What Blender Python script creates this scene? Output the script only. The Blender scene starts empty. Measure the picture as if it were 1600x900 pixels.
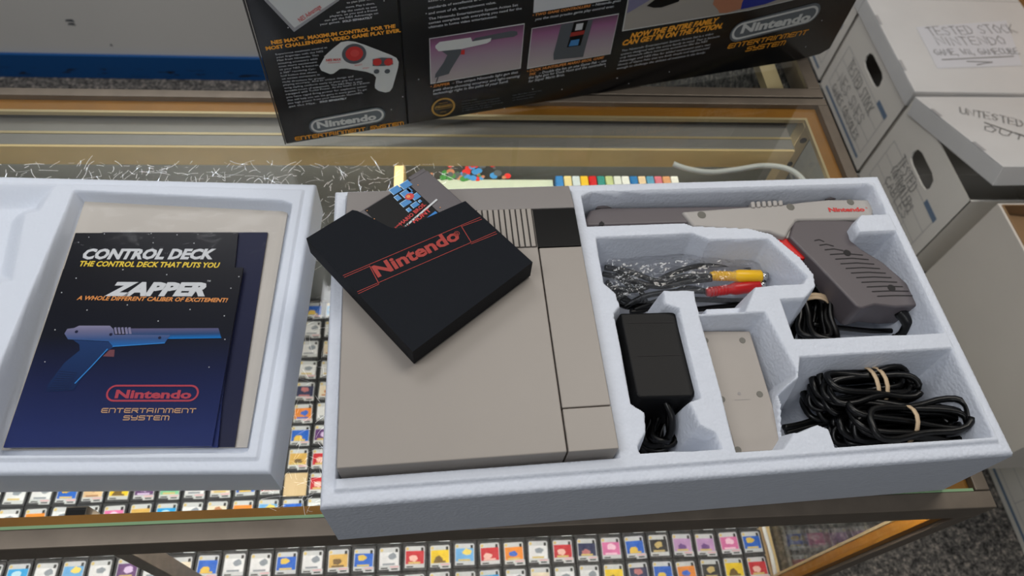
import bpy, bmesh, math, random
import numpy as np
from mathutils import Vector, Matrix, geometry
random.seed(7)
SC = bpy.context.scene
COL = SC.collection
# ------------------------------------------------------------------ camera
F_PX, PITCH, ROLL, YAW = 1088.43, 1.0026, 0.1313, -0.1690
CAM = Vector((0.0799, -0.1589, 0.5992))
_r = Vector((1, 0, 0)); _f = Vector((0, math.cos(PITCH), -math.sin(PITCH))); _u = Vector((0, math.sin(PITCH), math.cos(PITCH)))
_Rz = Matrix.Rotation(YAW, 3, 'Z')
CR = _Rz @ (math.cos(ROLL)*_r + math.sin(ROLL)*_u)
CU = _Rz @ (-math.sin(ROLL)*_r + math.cos(ROLL)*_u)
CF = _Rz @ _f
cd = bpy.data.cameras.new('camera'); cam = bpy.data.objects.new('camera', cd); COL.objects.link(cam)
cd.sensor_width = 36; cd.lens = 36*F_PX/1600; cd.clip_start = .01
cam.matrix_world = Matrix(((CR.x, CU.x, -CF.x, CAM.x), (CR.y, CU.y, -CF.y, CAM.y), (CR.z, CU.z, -CF.z, CAM.z), (0, 0, 0, 1)))
cd.dof.use_dof = True; cd.dof.focus_distance = .56; cd.dof.aperture_fstop = 8.5
SC.camera = cam
# ------------------------------------------------------------------ world, lights, exposure
SC.view_settings.view_transform = 'Standard'; SC.view_settings.look = 'None'
SC.view_settings.gamma = 1; SC.view_settings.use_curve_mapping = False; SC.view_settings.exposure = -0.14
wd = bpy.data.worlds.new('shop_ambient'); SC.world = wd; wd.use_nodes = True
wd.node_tree.nodes['Background'].inputs[0].default_value = (.90, .95, 1, 1)
wd.node_tree.nodes['Background'].inputs[1].default_value = .085
def area(name, loc, aim, sx, sy, power, col):
    l = bpy.data.lights.new(name, 'AREA'); l.shape = 'RECTANGLE'; l.size = sx; l.size_y = sy; l.energy = power; l.color = col
    o = bpy.data.objects.new(name, l); COL.objects.link(o); o.location = loc
    o.rotation_euler = (Vector(aim)-Vector(loc)).to_track_quat('-Z', 'Y').to_euler(); return o
area('ceiling_panel_light', (-.6, 1.5, 1.75), (-.6, 1.5, 0), 1.2, .6, 16, (.97, .98, 1))
area('ceiling_panel_light', (.3, -1.5, 1.75), (.3, -1.5, 0), 1.2, .6, 9, (.97, .98, 1))
area('ceiling_panel_light', (.85, .75, 1.75), (.85, .75, 0), 1.2, .6, 16, (1, .95, .88))
area('ceiling_panel_light', (-.9, -.2, 1.75), (-.9, -.2, 0), 1.2, .6, 16, (.97, .98, 1))

# ------------------------------------------------------------------ pixel helpers (a pixel gives a direction only)
def pdir(u, v): return CF + CR*((u-800)/F_PX) + CU*((450-v)/F_PX)
def on(u, v, ax, val):
    d = pdir(u, v); return CAM + d*((val-CAM[ax])/d[ax])
def onz(u, v, z): return on(u, v, 2, z)
def project(p):
    d = Vector(p)-CAM; return 800+F_PX*d.dot(CR)/d.dot(CF), 450-F_PX*d.dot(CU)/d.dot(CF)
class Plane:
    def __init__(s, o, ex, ey):
        s.o = Vector(o); s.ex = Vector(ex).normalized(); s.ey = Vector(ey).normalized(); s.n = s.ex.cross(s.ey).normalized()
    def px(s, u, v):
        d = pdir(u, v); t = (s.o-CAM).dot(s.n)/d.dot(s.n); q = CAM+d*t-s.o
        return q.dot(s.ex), q.dot(s.ey)
    def w(s, a, b, h=0): return s.o+s.ex*a+s.ey*b+s.n*h
def zo(ox, oy, k): return lambda x, y: (ox+x/k, oy+y/k)       # zoomed crop -> photo pixel

# ------------------------------------------------------------------ materials
def mat(name, rgb, rough=.5, metal=0, bump=0, bscale=200, var=0, vscale=30, coat=0, emis=0, spec=.5, voro=False, sss=0):
    m = bpy.data.materials.new(name); m.use_nodes = True; nt = m.node_tree; b = nt.nodes['Principled BSDF']
    c = [x**2.2 for x in rgb]+[1]
    b.inputs['Base Color'].default_value = c; b.inputs['Roughness'].default_value = rough; b.inputs['Metallic'].default_value = metal
    b.inputs['Specular IOR Level'].default_value = spec
    b.inputs['Coat Weight'].default_value = coat; b.inputs['Coat Roughness'].default_value = .15
    if emis: b.inputs['Emission Color'].default_value = c; b.inputs['Emission Strength'].default_value = emis
    if bump or var:
        tc = nt.nodes.new('ShaderNodeTexCoord')
    if bump:
        n = nt.nodes.new('ShaderNodeTexVoronoi' if voro else 'ShaderNodeTexNoise'); n.inputs['Scale'].default_value = bscale
        bp = nt.nodes.new('ShaderNodeBump'); bp.inputs['Strength'].default_value = bump; bp.inputs['Distance'].default_value = .001
        nt.links.new(tc.outputs['Object'], n.inputs['Vector']); nt.links.new(n.outputs[0], bp.inputs['Height']); nt.links.new(bp.outputs[0], b.inputs['Normal'])
        if voro: bp.invert = True
    if var:
        n = nt.nodes.new('ShaderNodeTexNoise'); n.inputs['Scale'].default_value = vscale; n.inputs['Detail'].default_value = 5
        r = nt.nodes.new('ShaderNodeMapRange'); r.inputs[1].default_value = .3; r.inputs[2].default_value = .7; r.inputs[3].default_value = 1-var; r.inputs[4].default_value = 1+var
        x = nt.nodes.new('ShaderNodeVectorMath'); x.operation = 'SCALE'; x.inputs[0].default_value = c[:3]
        nt.links.new(tc.outputs['Object'], n.inputs['Vector']); nt.links.new(n.outputs[0], r.inputs[0]); nt.links.new(r.outputs[0], x.inputs['Scale']); nt.links.new(x.outputs[0], b.inputs['Base Color'])
    return m
def gradmat(name, stops, axis=2, rough=.35):
    m = mat(name, (1, 1, 1), rough, spec=.25); nt = m.node_tree
    tc = nt.nodes.new('ShaderNodeTexCoord'); sp = nt.nodes.new('ShaderNodeSeparateXYZ'); cr = nt.nodes.new('ShaderNodeValToRGB')
    e = cr.color_ramp.elements
    for i, (p, c) in enumerate(stops):
        el = e[i] if i < 2 else e.new(p)
        el.position = p; el.color = [x**2.2 for x in c]+[1]
    nt.links.new(tc.outputs['Generated'], sp.inputs[0]); nt.links.new(sp.outputs[axis], cr.inputs[0]); nt.links.new(cr.outputs[0], nt.nodes['Principled BSDF'].inputs['Base Color'])
    return m
def clearmat(name, tint=(1, 1, 1), rough=.03, ior=1.5, boost=1.0, haze=0, bump=0, bscale=60):
    m = bpy.data.materials.new(name); m.use_nodes = True; nt = m.node_tree; nt.nodes.clear()
    out = nt.nodes.new('ShaderNodeOutputMaterial'); mx = nt.nodes.new('ShaderNodeMixShader'); tr = nt.nodes.new('ShaderNodeBsdfTransparent'); gl = nt.nodes.new('ShaderNodeBsdfGlossy')
    fr = nt.nodes.new('ShaderNodeFresnel'); ge = nt.nodes.new('ShaderNodeNewGeometry'); im = nt.nodes.new('ShaderNodeMix'); im.inputs[2].default_value = ior; im.inputs[3].default_value = 1/ior; nt.links.new(ge.outputs['Backfacing'], im.inputs[0]); nt.links.new(im.outputs[0], fr.inputs[0]); mu = nt.nodes.new('ShaderNodeMath'); mu.operation = 'MULTIPLY'; mu.inputs[1].default_value = boost; mu.use_clamp = True
    tr.inputs[0].default_value = (*tint, 1); gl.inputs['Roughness'].default_value = rough
    nt.links.new(fr.outputs[0], mu.inputs[0]); nt.links.new(mu.outputs[0], mx.inputs[0]); nt.links.new(tr.outputs[0], mx.inputs[1]); nt.links.new(gl.outputs[0], mx.inputs[2])
    last = mx
    if bump:
        tc = nt.nodes.new('ShaderNodeTexCoord'); n = nt.nodes.new('ShaderNodeTexNoise'); n.inputs['Scale'].default_value = bscale; bp = nt.nodes.new('ShaderNodeBump'); bp.inputs['Strength'].default_value = bump; bp.inputs['Distance'].default_value = .004
        nt.links.new(tc.outputs['Object'], n.inputs['Vector']); nt.links.new(n.outputs[0], bp.inputs['Height']); nt.links.new(bp.outputs[0], gl.inputs['Normal']); nt.links.new(bp.outputs[0], fr.inputs['Normal'])
    if haze:
        df = nt.nodes.new('ShaderNodeBsdfTranslucent' if 'scratch' in name else 'ShaderNodeBsdfDiffuse'); df.inputs[0].default_value = (.9, .92, .95, 1); m2 = nt.nodes.new('ShaderNodeMixShader'); m2.inputs[0].default_value = haze
        nt.links.new(mx.outputs[0], m2.inputs[1]); nt.links.new(df.outputs[0], m2.inputs[2]); last = m2
        if 'scratch' in name:
            d2 = nt.nodes.new('ShaderNodeBsdfDiffuse'); d2.inputs[0].default_value = (.9, .92, .95, 1); ad_ = nt.nodes.new('ShaderNodeAddShader'); nt.links.new(df.outputs[0], ad_.inputs[0]); nt.links.new(d2.outputs[0], ad_.inputs[1]); nt.links.new(ad_.outputs[0], m2.inputs[2])
    nt.links.new(last.outputs[0], out.inputs[0]); return m
M = dict(
    foam=mat('white_foam', (.84, .86, .90), .75, bump=.34, bscale=330, voro=True, var=.02, vscale=90, spec=.3),
    foam2=mat('white_foam_smooth', (.845, .87, .915), .6, bump=.10, bscale=330, voro=True, spec=.35),
    deck=mat('warm_grey_plastic', (.61, .58, .55), .42, bump=.06, bscale=2500, var=.012, vscale=14),
    deckd=mat('grey_plastic', (.55, .53, .52), .45, bump=.06, bscale=2500),
    deckf=mat('lower_shell_grey_plastic', (.52, .495, .47), .5),
    groove=mat('groove_dark', (.22, .21, .20), .7),
    blk=mat('black_gloss_plastic', (.03, .035, .04), .35, spec=.2),
    ablk=mat('black_matte_plastic', (.03, .03, .04), .5, bump=.1, bscale=900, spec=.25),
    cord=mat('black_cord_rubber', (.035, .035, .04), .34, spec=.4),
    sleeve=mat('black_vinyl_sleeve', (.085, .10, .125), .6, bump=.35, bscale=1800, spec=.16),
    cart=mat('cartridge_grey', (.37, .35, .36), .5, bump=.05, bscale=1500),
    black=mat('print_black', (.035, .035, .045), .5, spec=.25),
    boxblk=mat('printed_black_card', (.055, .06, .075), .25, bump=.12, bscale=60, coat=.3),
    boxside=mat('worn_black_card_edge', (.20, .19, .18), .5, var=.15),
    white=mat('print_white', (.80, .81, .82), .4), grey=mat('print_grey', (.62, .62, .63), .4), dgrey=mat('print_dark_grey', (.33, .35, .37), .4),
    txt=mat('print_text_grey', (.80, .81, .83), .45), silver=mat('print_silver', (.84, .85, .84), .35),
    orange=mat('print_orange', (.98, .66, .20), .4), yellow=mat('print_yellow', (.93, .80, .22), .4), orange2=mat('print_dull_orange', (.87, .55, .27), .4),
    red=mat('print_red', (.80, .20, .19), .4), sred=mat('sleeve_red', (.62, .16, .12), .5), gold=mat('print_gold', (.72, .56, .27), .4),
    blue=mat('print_blue', (.25, .52, .76), .4), lblue=mat('print_light_blue', (.62, .77, .89), .4), cyan=mat('print_cyan_blue', (.10, .48, .78), .4),
    lav=mat('print_lavender', (.47, .46, .58), .4), skin=mat('print_skin', (.70, .47, .36), .4), royal=mat('print_royal_blue', (.12, .18, .55), .4),
    gunl=mat('light_grey_plastic', (.66, .64, .62), .45, bump=.05, bscale=1500), gund=mat('dark_grey_plastic', (.36, .335, .345), .42, bump=.05, bscale=1500),
    trig=mat('red_plastic', (.80, .08, .06), .35), screw=mat('screw_grey', (.40, .39, .36), .5), hole=mat('dark_recess', (.16, .15, .15), .8),
    rubber=mat('rubber_band_tan', (.80, .70, .57), .6), plugy=mat('yellow_plug', (.93, .72, .10), .35), plugr=mat('red_plug', (.72, .09, .11), .35), metal=mat('plug_metal', (.75, .75, .75), .25, 1),
    bronze=mat('bronze_anodised', (.46, .42, .375), .42, .45, var=.10, vscale=40), brass=mat('gold_anodised', (.60, .40, .13), .45, .3, var=.12, vscale=30),
    lampw=mat('pale_wood_laminate', (.90, .78, .56), .5, var=.06, vscale=25), alu=mat('brushed_aluminium', (.56, .54, .52), .38, .35, var=.04, vscale=20),
    tube=mat('lamp_tube', (1, .97, .90), .4, emis=9), led=mat('led_strip', (1, .98, .94), .4, emis=150), champ=mat('champagne_metal', (.80, .72, .56), .35, .6),
    shelf=mat('shelf_tan_laminate', (.86, .75, .58), .6), trayblk=mat('black_card_tray', (.16, .16, .16), .7), panel=mat('back_panel_grey', (.47, .48, .48), .5, var=.12, vscale=18),
    gedge=mat('green_glass_edge', (.55, .68, .52), .2), wire=mat('white_cable', (.88, .88, .86), .4),
    wall=mat('white_wall', (.90, .89, .87), .6, bump=.05, bscale=60, var=.02, vscale=3), card=mat('white_cardboard', (.93, .915, .885), .65, var=.02, vscale=8),
    cardt=mat('white_cardboard_grey', (.85, .85, .85), .65, var=.03, vscale=10), cardin=mat('brown_cardboard', (.58, .46, .33), .8, var=.06, vscale=10), cardg=mat('plain_card_panel', (.86, .835, .80), .7, var=.03, vscale=5),
    pen=mat('marker_ink', (.52, .52, .52), .6), bluel=mat('printed_blue_line', (.45, .53, .63), .6), line=mat('printed_grey_line', (.68, .68, .69), .6), paper=mat('white_paper', (.86, .87, .90), .5),
    poster=mat('beige_paper', (.74, .715, .68), .5, var=.03, vscale=12), navy=mat('navy_cover', (.08, .10, .22), .4, spec=.25),
    wood=mat('wood_laminate', (.72, .54, .34), .5, var=.08, vscale=8), pink=mat('sticker_pink', (.95, .62, .66), .5), seal=mat('seal_gold', (.85, .75, .45), .5), code=mat('rating_black', (.15, .15, .15), .5),
    glass=clearmat('counter_glass', (.97, .985, .975), .02, 1.5, 1.0), frontglass=clearmat('front_glass', (.985, .99, .985), .02, 1.5, .35), sideglass=clearmat('side_glass', (.93, .95, .94), .01, 1.5, 1.6),
    bag=clearmat('clear_plastic_bag', (.985, .985, .99), .07, 1.4, .22, .002, .35, 40), bag2=clearmat('crinkled_clear_bag', (.96, .96, .97), .10, 1.5, 1.8, .03, .9, 90),
    scratch=clearmat('glass_scratch', (1, 1, 1), .2, 1.5, 1, .9),
)
# carpet
def carpet():
    m = mat('speckled_grey_carpet', (.3, .3, .3), .95); nt = m.node_tree; b = nt.nodes['Principled BSDF']
    tc = nt.nodes.new('ShaderNodeTexCoord'); n = nt.nodes.new('ShaderNodeTexNoise'); n.inputs['Scale'].default_value = 110; n.inputs['Detail'].default_value = 3; n.inputs['Roughness'].default_value = .8
    cr = nt.nodes.new('ShaderNodeValToRGB'); e = cr.color_ramp.elements
    for i, (p, c) in enumerate(((.36, (.16, .155, .15)), (.48, (.36, .35, .34)), (.58, (.50, .48, .46)), (.66, (.72, .67, .62)))):
        el = e[i] if i < 2 else e.new(p); el.position = p; el.color = [x**2.2 for x in c]+[1]
    bp = nt.nodes.new('ShaderNodeBump'); bp.inputs['Strength'].default_value = .8; bp.inputs['Distance'].default_value = .006
    nt.links.new(tc.outputs['Object'], n.inputs['Vector']); nt.links.new(n.outputs[0], cr.inputs[0]); nt.links.new(cr.outputs[0], b.inputs['Base Color']); nt.links.new(n.outputs[0], bp.inputs['Height']); nt.links.new(bp.outputs[0], b.inputs['Normal'])
    return m
M['carpet'] = carpet()
def scuffed_blue():
    m = mat('blue_baseboard', (.03, .24, .50), .5); nt = m.node_tree; b = nt.nodes['Principled BSDF']
    tc = nt.nodes.new('ShaderNodeTexCoord'); mp = nt.nodes.new('ShaderNodeMapping'); mp.inputs['Scale'].default_value = (14, 1, 60); n = nt.nodes.new('ShaderNodeTexNoise'); n.inputs['Scale'].default_value = 1; n.inputs['Detail'].default_value = 4
    sp = nt.nodes.new('ShaderNodeSeparateXYZ'); cr = nt.nodes.new('ShaderNodeValToRGB'); mx = nt.nodes.new('ShaderNodeMix'); mx.data_type = 'RGBA'
    e = cr.color_ramp.elements; e[0].position = .56; e[0].color = (0, 0, 0, 1); e[1].position = .60; e[1].color = (1, 1, 1, 1)
    z = nt.nodes.new('ShaderNodeValToRGB'); e = z.color_ramp.elements; e[0].position = .1; e[0].color = (0, 0, 0, 1); e[1].position = .2; e[1].color = (1, 1, 1, 1); q = e.new(.36); q.color = (1, 1, 1, 1); q = e.new(.5); q.color = (0, 0, 0, 1)
    mu = nt.nodes.new('ShaderNodeMath'); mu.operation = 'MULTIPLY'
    nt.links.new(tc.outputs['Object'], mp.inputs[0]); nt.links.new(mp.outputs[0], n.inputs['Vector']); nt.links.new(n.outputs[0], cr.inputs[0]); nt.links.new(tc.outputs['Generated'], sp.inputs[0]); nt.links.new(sp.outputs[2], z.inputs[0])
    nt.links.new(cr.outputs[0], mu.inputs[0]); nt.links.new(z.outputs[0], mu.inputs[1]); nt.links.new(mu.outputs[0], mx.inputs[0])
    mx.inputs[6].default_value = (.001, .085, .30, 1); mx.inputs[7].default_value = (.008, .012, .02, 1); nt.links.new(mx.outputs[2], b.inputs['Base Color'])
    return m
M['bblue'] = scuffed_blue()

# ------------------------------------------------------------------ objects
def tag(o, label=None, cat=None, group=None, kind=None):
    for k, v in (('label', label), ('category', cat), ('group', group), ('kind', kind)):
        if v: o[k] = v
    return o
def empty(name, loc, label, cat, group=None):
    o = bpy.data.objects.new(name, None); COL.objects.link(o); o.location = loc; o.empty_display_size = .02
    return tag(o, label, cat, group)
def base_of(o):
    v = Vector((0, 0, 0))
    while o is not None: v += o.location; o = o.parent
    return v
class MB:
    def __init__(s): s.v = []; s.f = []; s.mi = []
    def add(s, vs, fs, m=0):
        n = len(s.v); s.v += [Vector(p) for p in vs]
        for f in fs: s.f.append([n+i for i in f]); s.mi.append(m)
        return s
    def box(s, a, b, m=0, R=None, c=None):
        (x0, y0, z0), (x1, y1, z1) = a, b
        vs = [Vector(p) for p in ((x0, y0, z0), (x1, y0, z0), (x1, y1, z0), (x0, y1, z0), (x0, y0, z1), (x1, y0, z1), (x1, y1, z1), (x0, y1, z1))]
        if R: vs = [R @ p for p in vs]
        return s.add(vs, [(0, 3, 2, 1), (4, 5, 6, 7), (0, 1, 5, 4), (1, 2, 6, 5), (2, 3, 7, 6), (3, 0, 4, 7)], m)
    def prism(s, lo, hi, m=0):                      # two matching loops, lower and upper
        n = len(lo); up = (sum((Vector(p) for p in hi), Vector())-sum((Vector(p) for p in lo), Vector()))
        ar = sum((Vector(lo[i]).cross(Vector(lo[(i+1) % n])) for i in range(n)), Vector())
        if ar.dot(up) < 0: lo = lo[::-1]; hi = hi[::-1]
        return s.add(list(lo)+list(hi), [tuple(range(n-1, -1, -1)), tuple(range(n, 2*n))]+[(i, (i+1) % n, n+(i+1) % n, n+i) for i in range(n)], m)
    def poly(s, pts, m=0): return s.add(pts, [tuple(range(len(pts)))], m)
    def disc(s, c, n, r, h, m=0, k=18, r2=None):
        n = Vector(n).normalized(); a = n.orthogonal().normalized(); b = n.cross(a); c = Vector(c); r2 = r if r2 is None else r2
        lo = [c+(a*math.cos(2*math.pi*i/k)+b*math.sin(2*math.pi*i/k))*r for i in range(k)]
        hi = [c+n*h+(a*math.cos(2*math.pi*i/k)+b*math.sin(2*math.pi*i/k))*r2 for i in range(k)]
        return s.prism(lo, hi, m)
    def tube(s, pts, r, m=0, k=8, close=False):
        pts = [Vector(p) for p in pts]; n = len(pts); rings = []; t0 = (pts[1]-pts[0]).normalized(); a = t0.orthogonal().normalized()
        for i in range(n):
            t = (pts[(i+1) % n]-pts[i-1]) if (close or 0 < i < n-1) else (pts[1]-pts[0] if i == 0 else pts[-1]-pts[-2])
            t.normalize(); a = (a-t*a.dot(t)).normalized(); b = t.cross(a); rr = r[i] if hasattr(r, '__len__') else r
            rings.append([pts[i]+(a*math.cos(2*math.pi*j/k)+b*math.sin(2*math.pi*j/k))*rr for j in range(k)])
        vs = [p for q in rings for p in q]; fs = []
        for i in range(n if close else n-1):
            i2 = (i+1) % n
            fs += [(i*k+j, i*k+(j+1) % k, i2*k+(j+1) % k, i2*k+j) for j in range(k)]
        if not close: fs += [tuple(range(k-1, -1, -1)), tuple(range((n-1)*k, n*k))]
        return s.add(vs, fs, m)
    def ribbon(s, pts, w, n, m=0):                  # flat stroke on a plane of normal n
        n = Vector(n); pts = [Vector(p) for p in pts]; L = []; R = []
        for i, p in enumerate(pts):
            t = (pts[min(i+1, len(pts)-1)]-pts[max(i-1, 0)]).normalized(); q = n.cross(t).normalized()*w/2
            e = t*w/2*(1 if i == len(pts)-1 else -1 if i == 0 else 0); L.append(p+q+e); R.append(p-q+e)
        k = len(pts); return s.add(L+R, [(k+i, k+i+1, i+1, i) for i in range(k-1)], m)
    def build(s, name, m, parent=None, smooth=False, bevel=0, seg=2, label=None, kind=None, loc=None):
        me = bpy.data.meshes.new(name); b = base_of(parent) if parent else Vector(loc or (0, 0, 0))
        me.from_pydata([tuple(p-b) for p in s.v], [], s.f)
        for x in (m if isinstance(m, (list, tuple)) else [m]): me.materials.append(M[x] if isinstance(x, str) else x)
        me.polygons.foreach_set('material_index', s.mi); me.update()
        if smooth: me.polygons.foreach_set('use_smooth', [True]*len(me.polygons))
        o = bpy.data.objects.new(name, me); COL.objects.link(o); o.parent = parent
        if not parent: o.location = b
        if bevel:
            md = o.modifiers.new('bevel', 'BEVEL'); md.width = bevel; md.segments = seg; md.limit_method = 'ANGLE'; md.angle_limit = math.radians(35)
            me.polygons.foreach_set('use_smooth', [True]*len(me.polygons))
            wn = o.modifiers.new('normals', 'WEIGHTED_NORMAL'); wn.keep_sharp = True
        if label: o['label'] = label
        if kind: o['kind'] = kind
        return o
def bez(pts, n=12, close=False):                    # Catmull-Rom through points
    P = [Vector(p) for p in pts]; out = []; N = len(P); R = range(N if close else N-1)
    for i in R:
        g = (lambda k: P[k % N]) if close else (lambda k: P[min(max(k, 0), N-1)])
        a, b, c, d = g(i-1), g(i), g(i+1), g(i+2)
        for j in range(n):
            t = j/n; out.append(.5*((2*b)+(c-a)*t+(2*a-5*b+4*c-d)*t*t+(3*b-a-3*c+d)*t**3))
    if not close: out.append(P[-1])
    return out

# ------------------------------------------------------------------ print: text, strokes and shapes on a plane
_fc = {}
def glyphs(txt, bold=0, shear=0, spacing=1.0):
    key = (txt, bold, shear, spacing)
    if key in _fc: return _fc[key]
    c = bpy.data.curves.new('t', 'FONT'); c.body = txt; c.size = 1; c.offset = bold; c.shear = shear; c.space_character = spacing; c.resolution_u = 2
    o = bpy.data.objects.new('t', c); COL.objects.link(o); me = bpy.data.meshes.new_from_object(o.evaluated_get(bpy.context.evaluated_depsgraph_get()))
    V = [(p.co.x, p.co.y) for p in me.vertices]; Fa = [tuple(p.vertices) for p in me.polygons]
    bpy.data.objects.remove(o); bpy.data.curves.remove(c); bpy.data.meshes.remove(me)
    _fc[key] = (V, Fa); return V, Fa
CAP = .73
def text(mb, pl, txt, p0, p1, cap, h=.0004, bold=0, shear=0, m=0, spacing=1.0):
    """txt from pixel p0 to pixel p1 along its baseline; cap = cap height in metres on the plane"""
    a = Vector(pl.px(*p0)); b = Vector(pl.px(*p1))
    if cap >= 1: cap = (Vector(pl.px(p0[0], p0[1]-cap))-a).y
    V, Fa = glyphs(txt, bold, shear, spacing)
    if not V: return
    x0 = min(v[0] for v in V); x1 = max(v[0] for v in V); d = b-a; nrm = Vector((-d.y, d.x)).normalized()
    mb.add([pl.w(*(a+d*((x-x0)/(x1-x0))+nrm*(y/CAP*cap)), h) for x, y in V], Fa, m)
def shape(mb, pl, pts, h=.0003, m=0):
    q = [pl.px(*p) for p in pts]
    ar = sum(q[i][0]*q[(i+1) % len(q)][1]-q[(i+1) % len(q)][0]*q[i][1] for i in range(len(q)))
    if ar < 0: q = q[::-1]
    vs = [pl.w(a, b, h) for a, b in q]
    tri = geometry.tessellate_polygon([[Vector((a, b, 0)) for a, b in q]])
    fs = []
    for t in tri:
        A, B, C = (Vector(q[i]) for i in t)
        fs.append(t if (B-A).cross(C-A) > 0 else t[::-1])
    mb.add(vs, fs, m)
def disc_on(mb, pl, p, r, h=.0006, m=0, k=24, ry=None):
    a, b = pl.px(*p); mb.poly([pl.w(a+r*math.cos(6.2832*i/k), b+(ry or r)*math.sin(6.2832*i/k), h) for i in range(k)], m)
def stadium(mb, pl, p0, p1, hgt, wid, h=.0005, m=0, mfill=None):
    a = Vector(pl.px(*p0)); b = Vector(pl.px(*p1)); d = (b-a).normalized(); n = Vector((-d.y, d.x)); r = hgt/2; a += d*r; b -= d*r
    def loop(rr):
        o = []
        for i in range(13): t = math.pi/2-math.pi*i/12; o.append(b+d*rr*math.cos(t)+n*rr*math.sin(t))
        for i in range(13): t = -math.pi/2-math.pi*i/12; o.append(a+d*rr*math.cos(t)+n*rr*math.sin(t))
        return o
    O = loop(r); I = loop(r-wid); k = len(O)
    mb.add([pl.w(*p, h) for p in O+I], [(i, k+i, k+(i+1) % k, (i+1) % k) for i in range(k)], m)
    if mfill is not None: mb.poly([pl.w(*p, h-.0001) for p in O[::-1]], mfill)
GL = {'A': [[(0, 0), (.5, 1), (1, 0)], [(.2, .4), (.8, .4)]], 'B': [[(0, 0), (0, 1), (.7, .95), (.7, .6), (0, .5), (.9, .4), (.8, .05), (0, 0)]], 'C': [[(.95, .85), (.5, 1), (0, .5), (.5, 0), (.95, .15)]],
 'D': [[(0, 0), (0, 1), (.7, .9), (1, .5), (.7, .1), (0, 0)]], 'E': [[(1, 1), (0, 1), (0, 0), (1, 0)], [(0, .5), (.8, .5)]], 'G': [[(.95, .85), (.5, 1), (0, .5), (.5, 0), (1, .2), (1, .5), (.6, .5)]], 'H': [[(0, 0), (0, 1)], [(1, 0), (1, 1)], [(0, .5), (1, .5)]],
 'I': [[(.5, 0), (.5, 1)]], 'K': [[(0, 0), (0, 1)], [(1, 1), (0, .45), (1, 0)]], 'L': [[(0, 1), (0, 0), (.9, 0)]], 'M': [[(0, 0), (.1, 1), (.5, .3), (.9, 1), (1, 0)]], 'N': [[(0, 0), (0, 1), (1, 0), (1, 1)]],
 'O': [[(.5, 1), (0, .6), (.2, .05), (.8, .05), (1, .6), (.5, 1)]], 'P': [[(0, 0), (0, 1), (.9, .85), (.8, .5), (0, .45)]], 'R': [[(0, 0), (0, 1), (.9, .85), (.8, .5), (0, .45), (.95, 0)]], 'S': [[(.95, .85), (.5, 1), (.05, .75), (.9, .3), (.5, 0), (0, .15)]],
 'T': [[(.5, 0), (.5, 1)], [(0, 1), (1, 1)]], 'U': [[(0, 1), (.05, .2), (.5, 0), (.95, .2), (1, 1)]], 'V': [[(0, 1), (.5, 0), (1, 1)]], 'W': [[(0, 1), (.25, 0), (.5, .7), (.75, 0), (1, 1)]], 'Y': [[(0, 1), (.5, .5), (1, 1)], [(.5, .5), (.5, 0)]], ',': [[(.4, .1), (.2, -.2)]], 'i': [[(.5, 0), (.5, .55)], [(.5, .75), (.5, .85)]], ' ': []}
TECH = dict(E=[[(1, 1), (.12, 1), (0, .85), (0, .15), (.12, 0), (1, 0)], [(0, .5), (.92, .5)]], N=[[(0, 0), (0, 1), (.82, 1), (1, .82), (1, 0)]], T=[[(0, 1), (1, 1)], [(.5, 1), (.5, 0)]], R=[[(0, 0), (0, 1), (1, 1), (1, .55), (0, .55)], [(.45, .5), (1, 0)]],
 A=[[(0, 0), (0, .8), (.2, 1), (1, 1), (1, 0)], [(0, .42), (1, .42)]], I=[[(.5, 0), (.5, 1)]], M=[[(0, 0), (0, 1), (.85, 1), (1, .85), (1, 0)], [(.5, 1), (.5, 0)]], S=[[(1, 1), (.12, 1), (0, .88), (0, .55), (1, .5), (1, .12), (.88, 0), (0, 0)]], Y=[[(0, 1), (0, .6), (.1, .5), (1, .5)], [(1, 1), (1, .12), (.88, 0), (.1, 0)]])
def strokes(mb, pl, txt, p0, p1, cap, w, h=.0004, m=0, tech=False, jit=0, slant=0, gap=.32):
    a = Vector(pl.px(*p0)); b = Vector(pl.px(*p1)); d = b-a; L = d.length; d.normalize(); n = Vector((-d.y, d.x))
    wd = {'I': .28 if tech else .4, 'i': .3, ',': .3, ' ': .6, 'M': 1.25, 'W': 1.2}
    tot = sum(wd.get(c, 1)+gap for c in txt)-gap; x = 0; S = L/tot; J = lambda: random.uniform(-jit, jit)
    for c in txt:
        g = (TECH if tech else GL).get(c, []); ww = wd.get(c, 1); dy = J()
        for pl_ in g:
            pts = []
            for (gx, gy) in pl_:
                gx = .5 if ww < .35 and tech else gx
                q = a+d*(S*(x+(gx+J())*ww)+slant*gy*cap)+n*(cap*(gy+J()+dy)); pts.append(pl.w(*q, h))
            if len(pts) > 1: mb.ribbon(pts, w, pl.n, m)
        x += ww+gap

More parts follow.
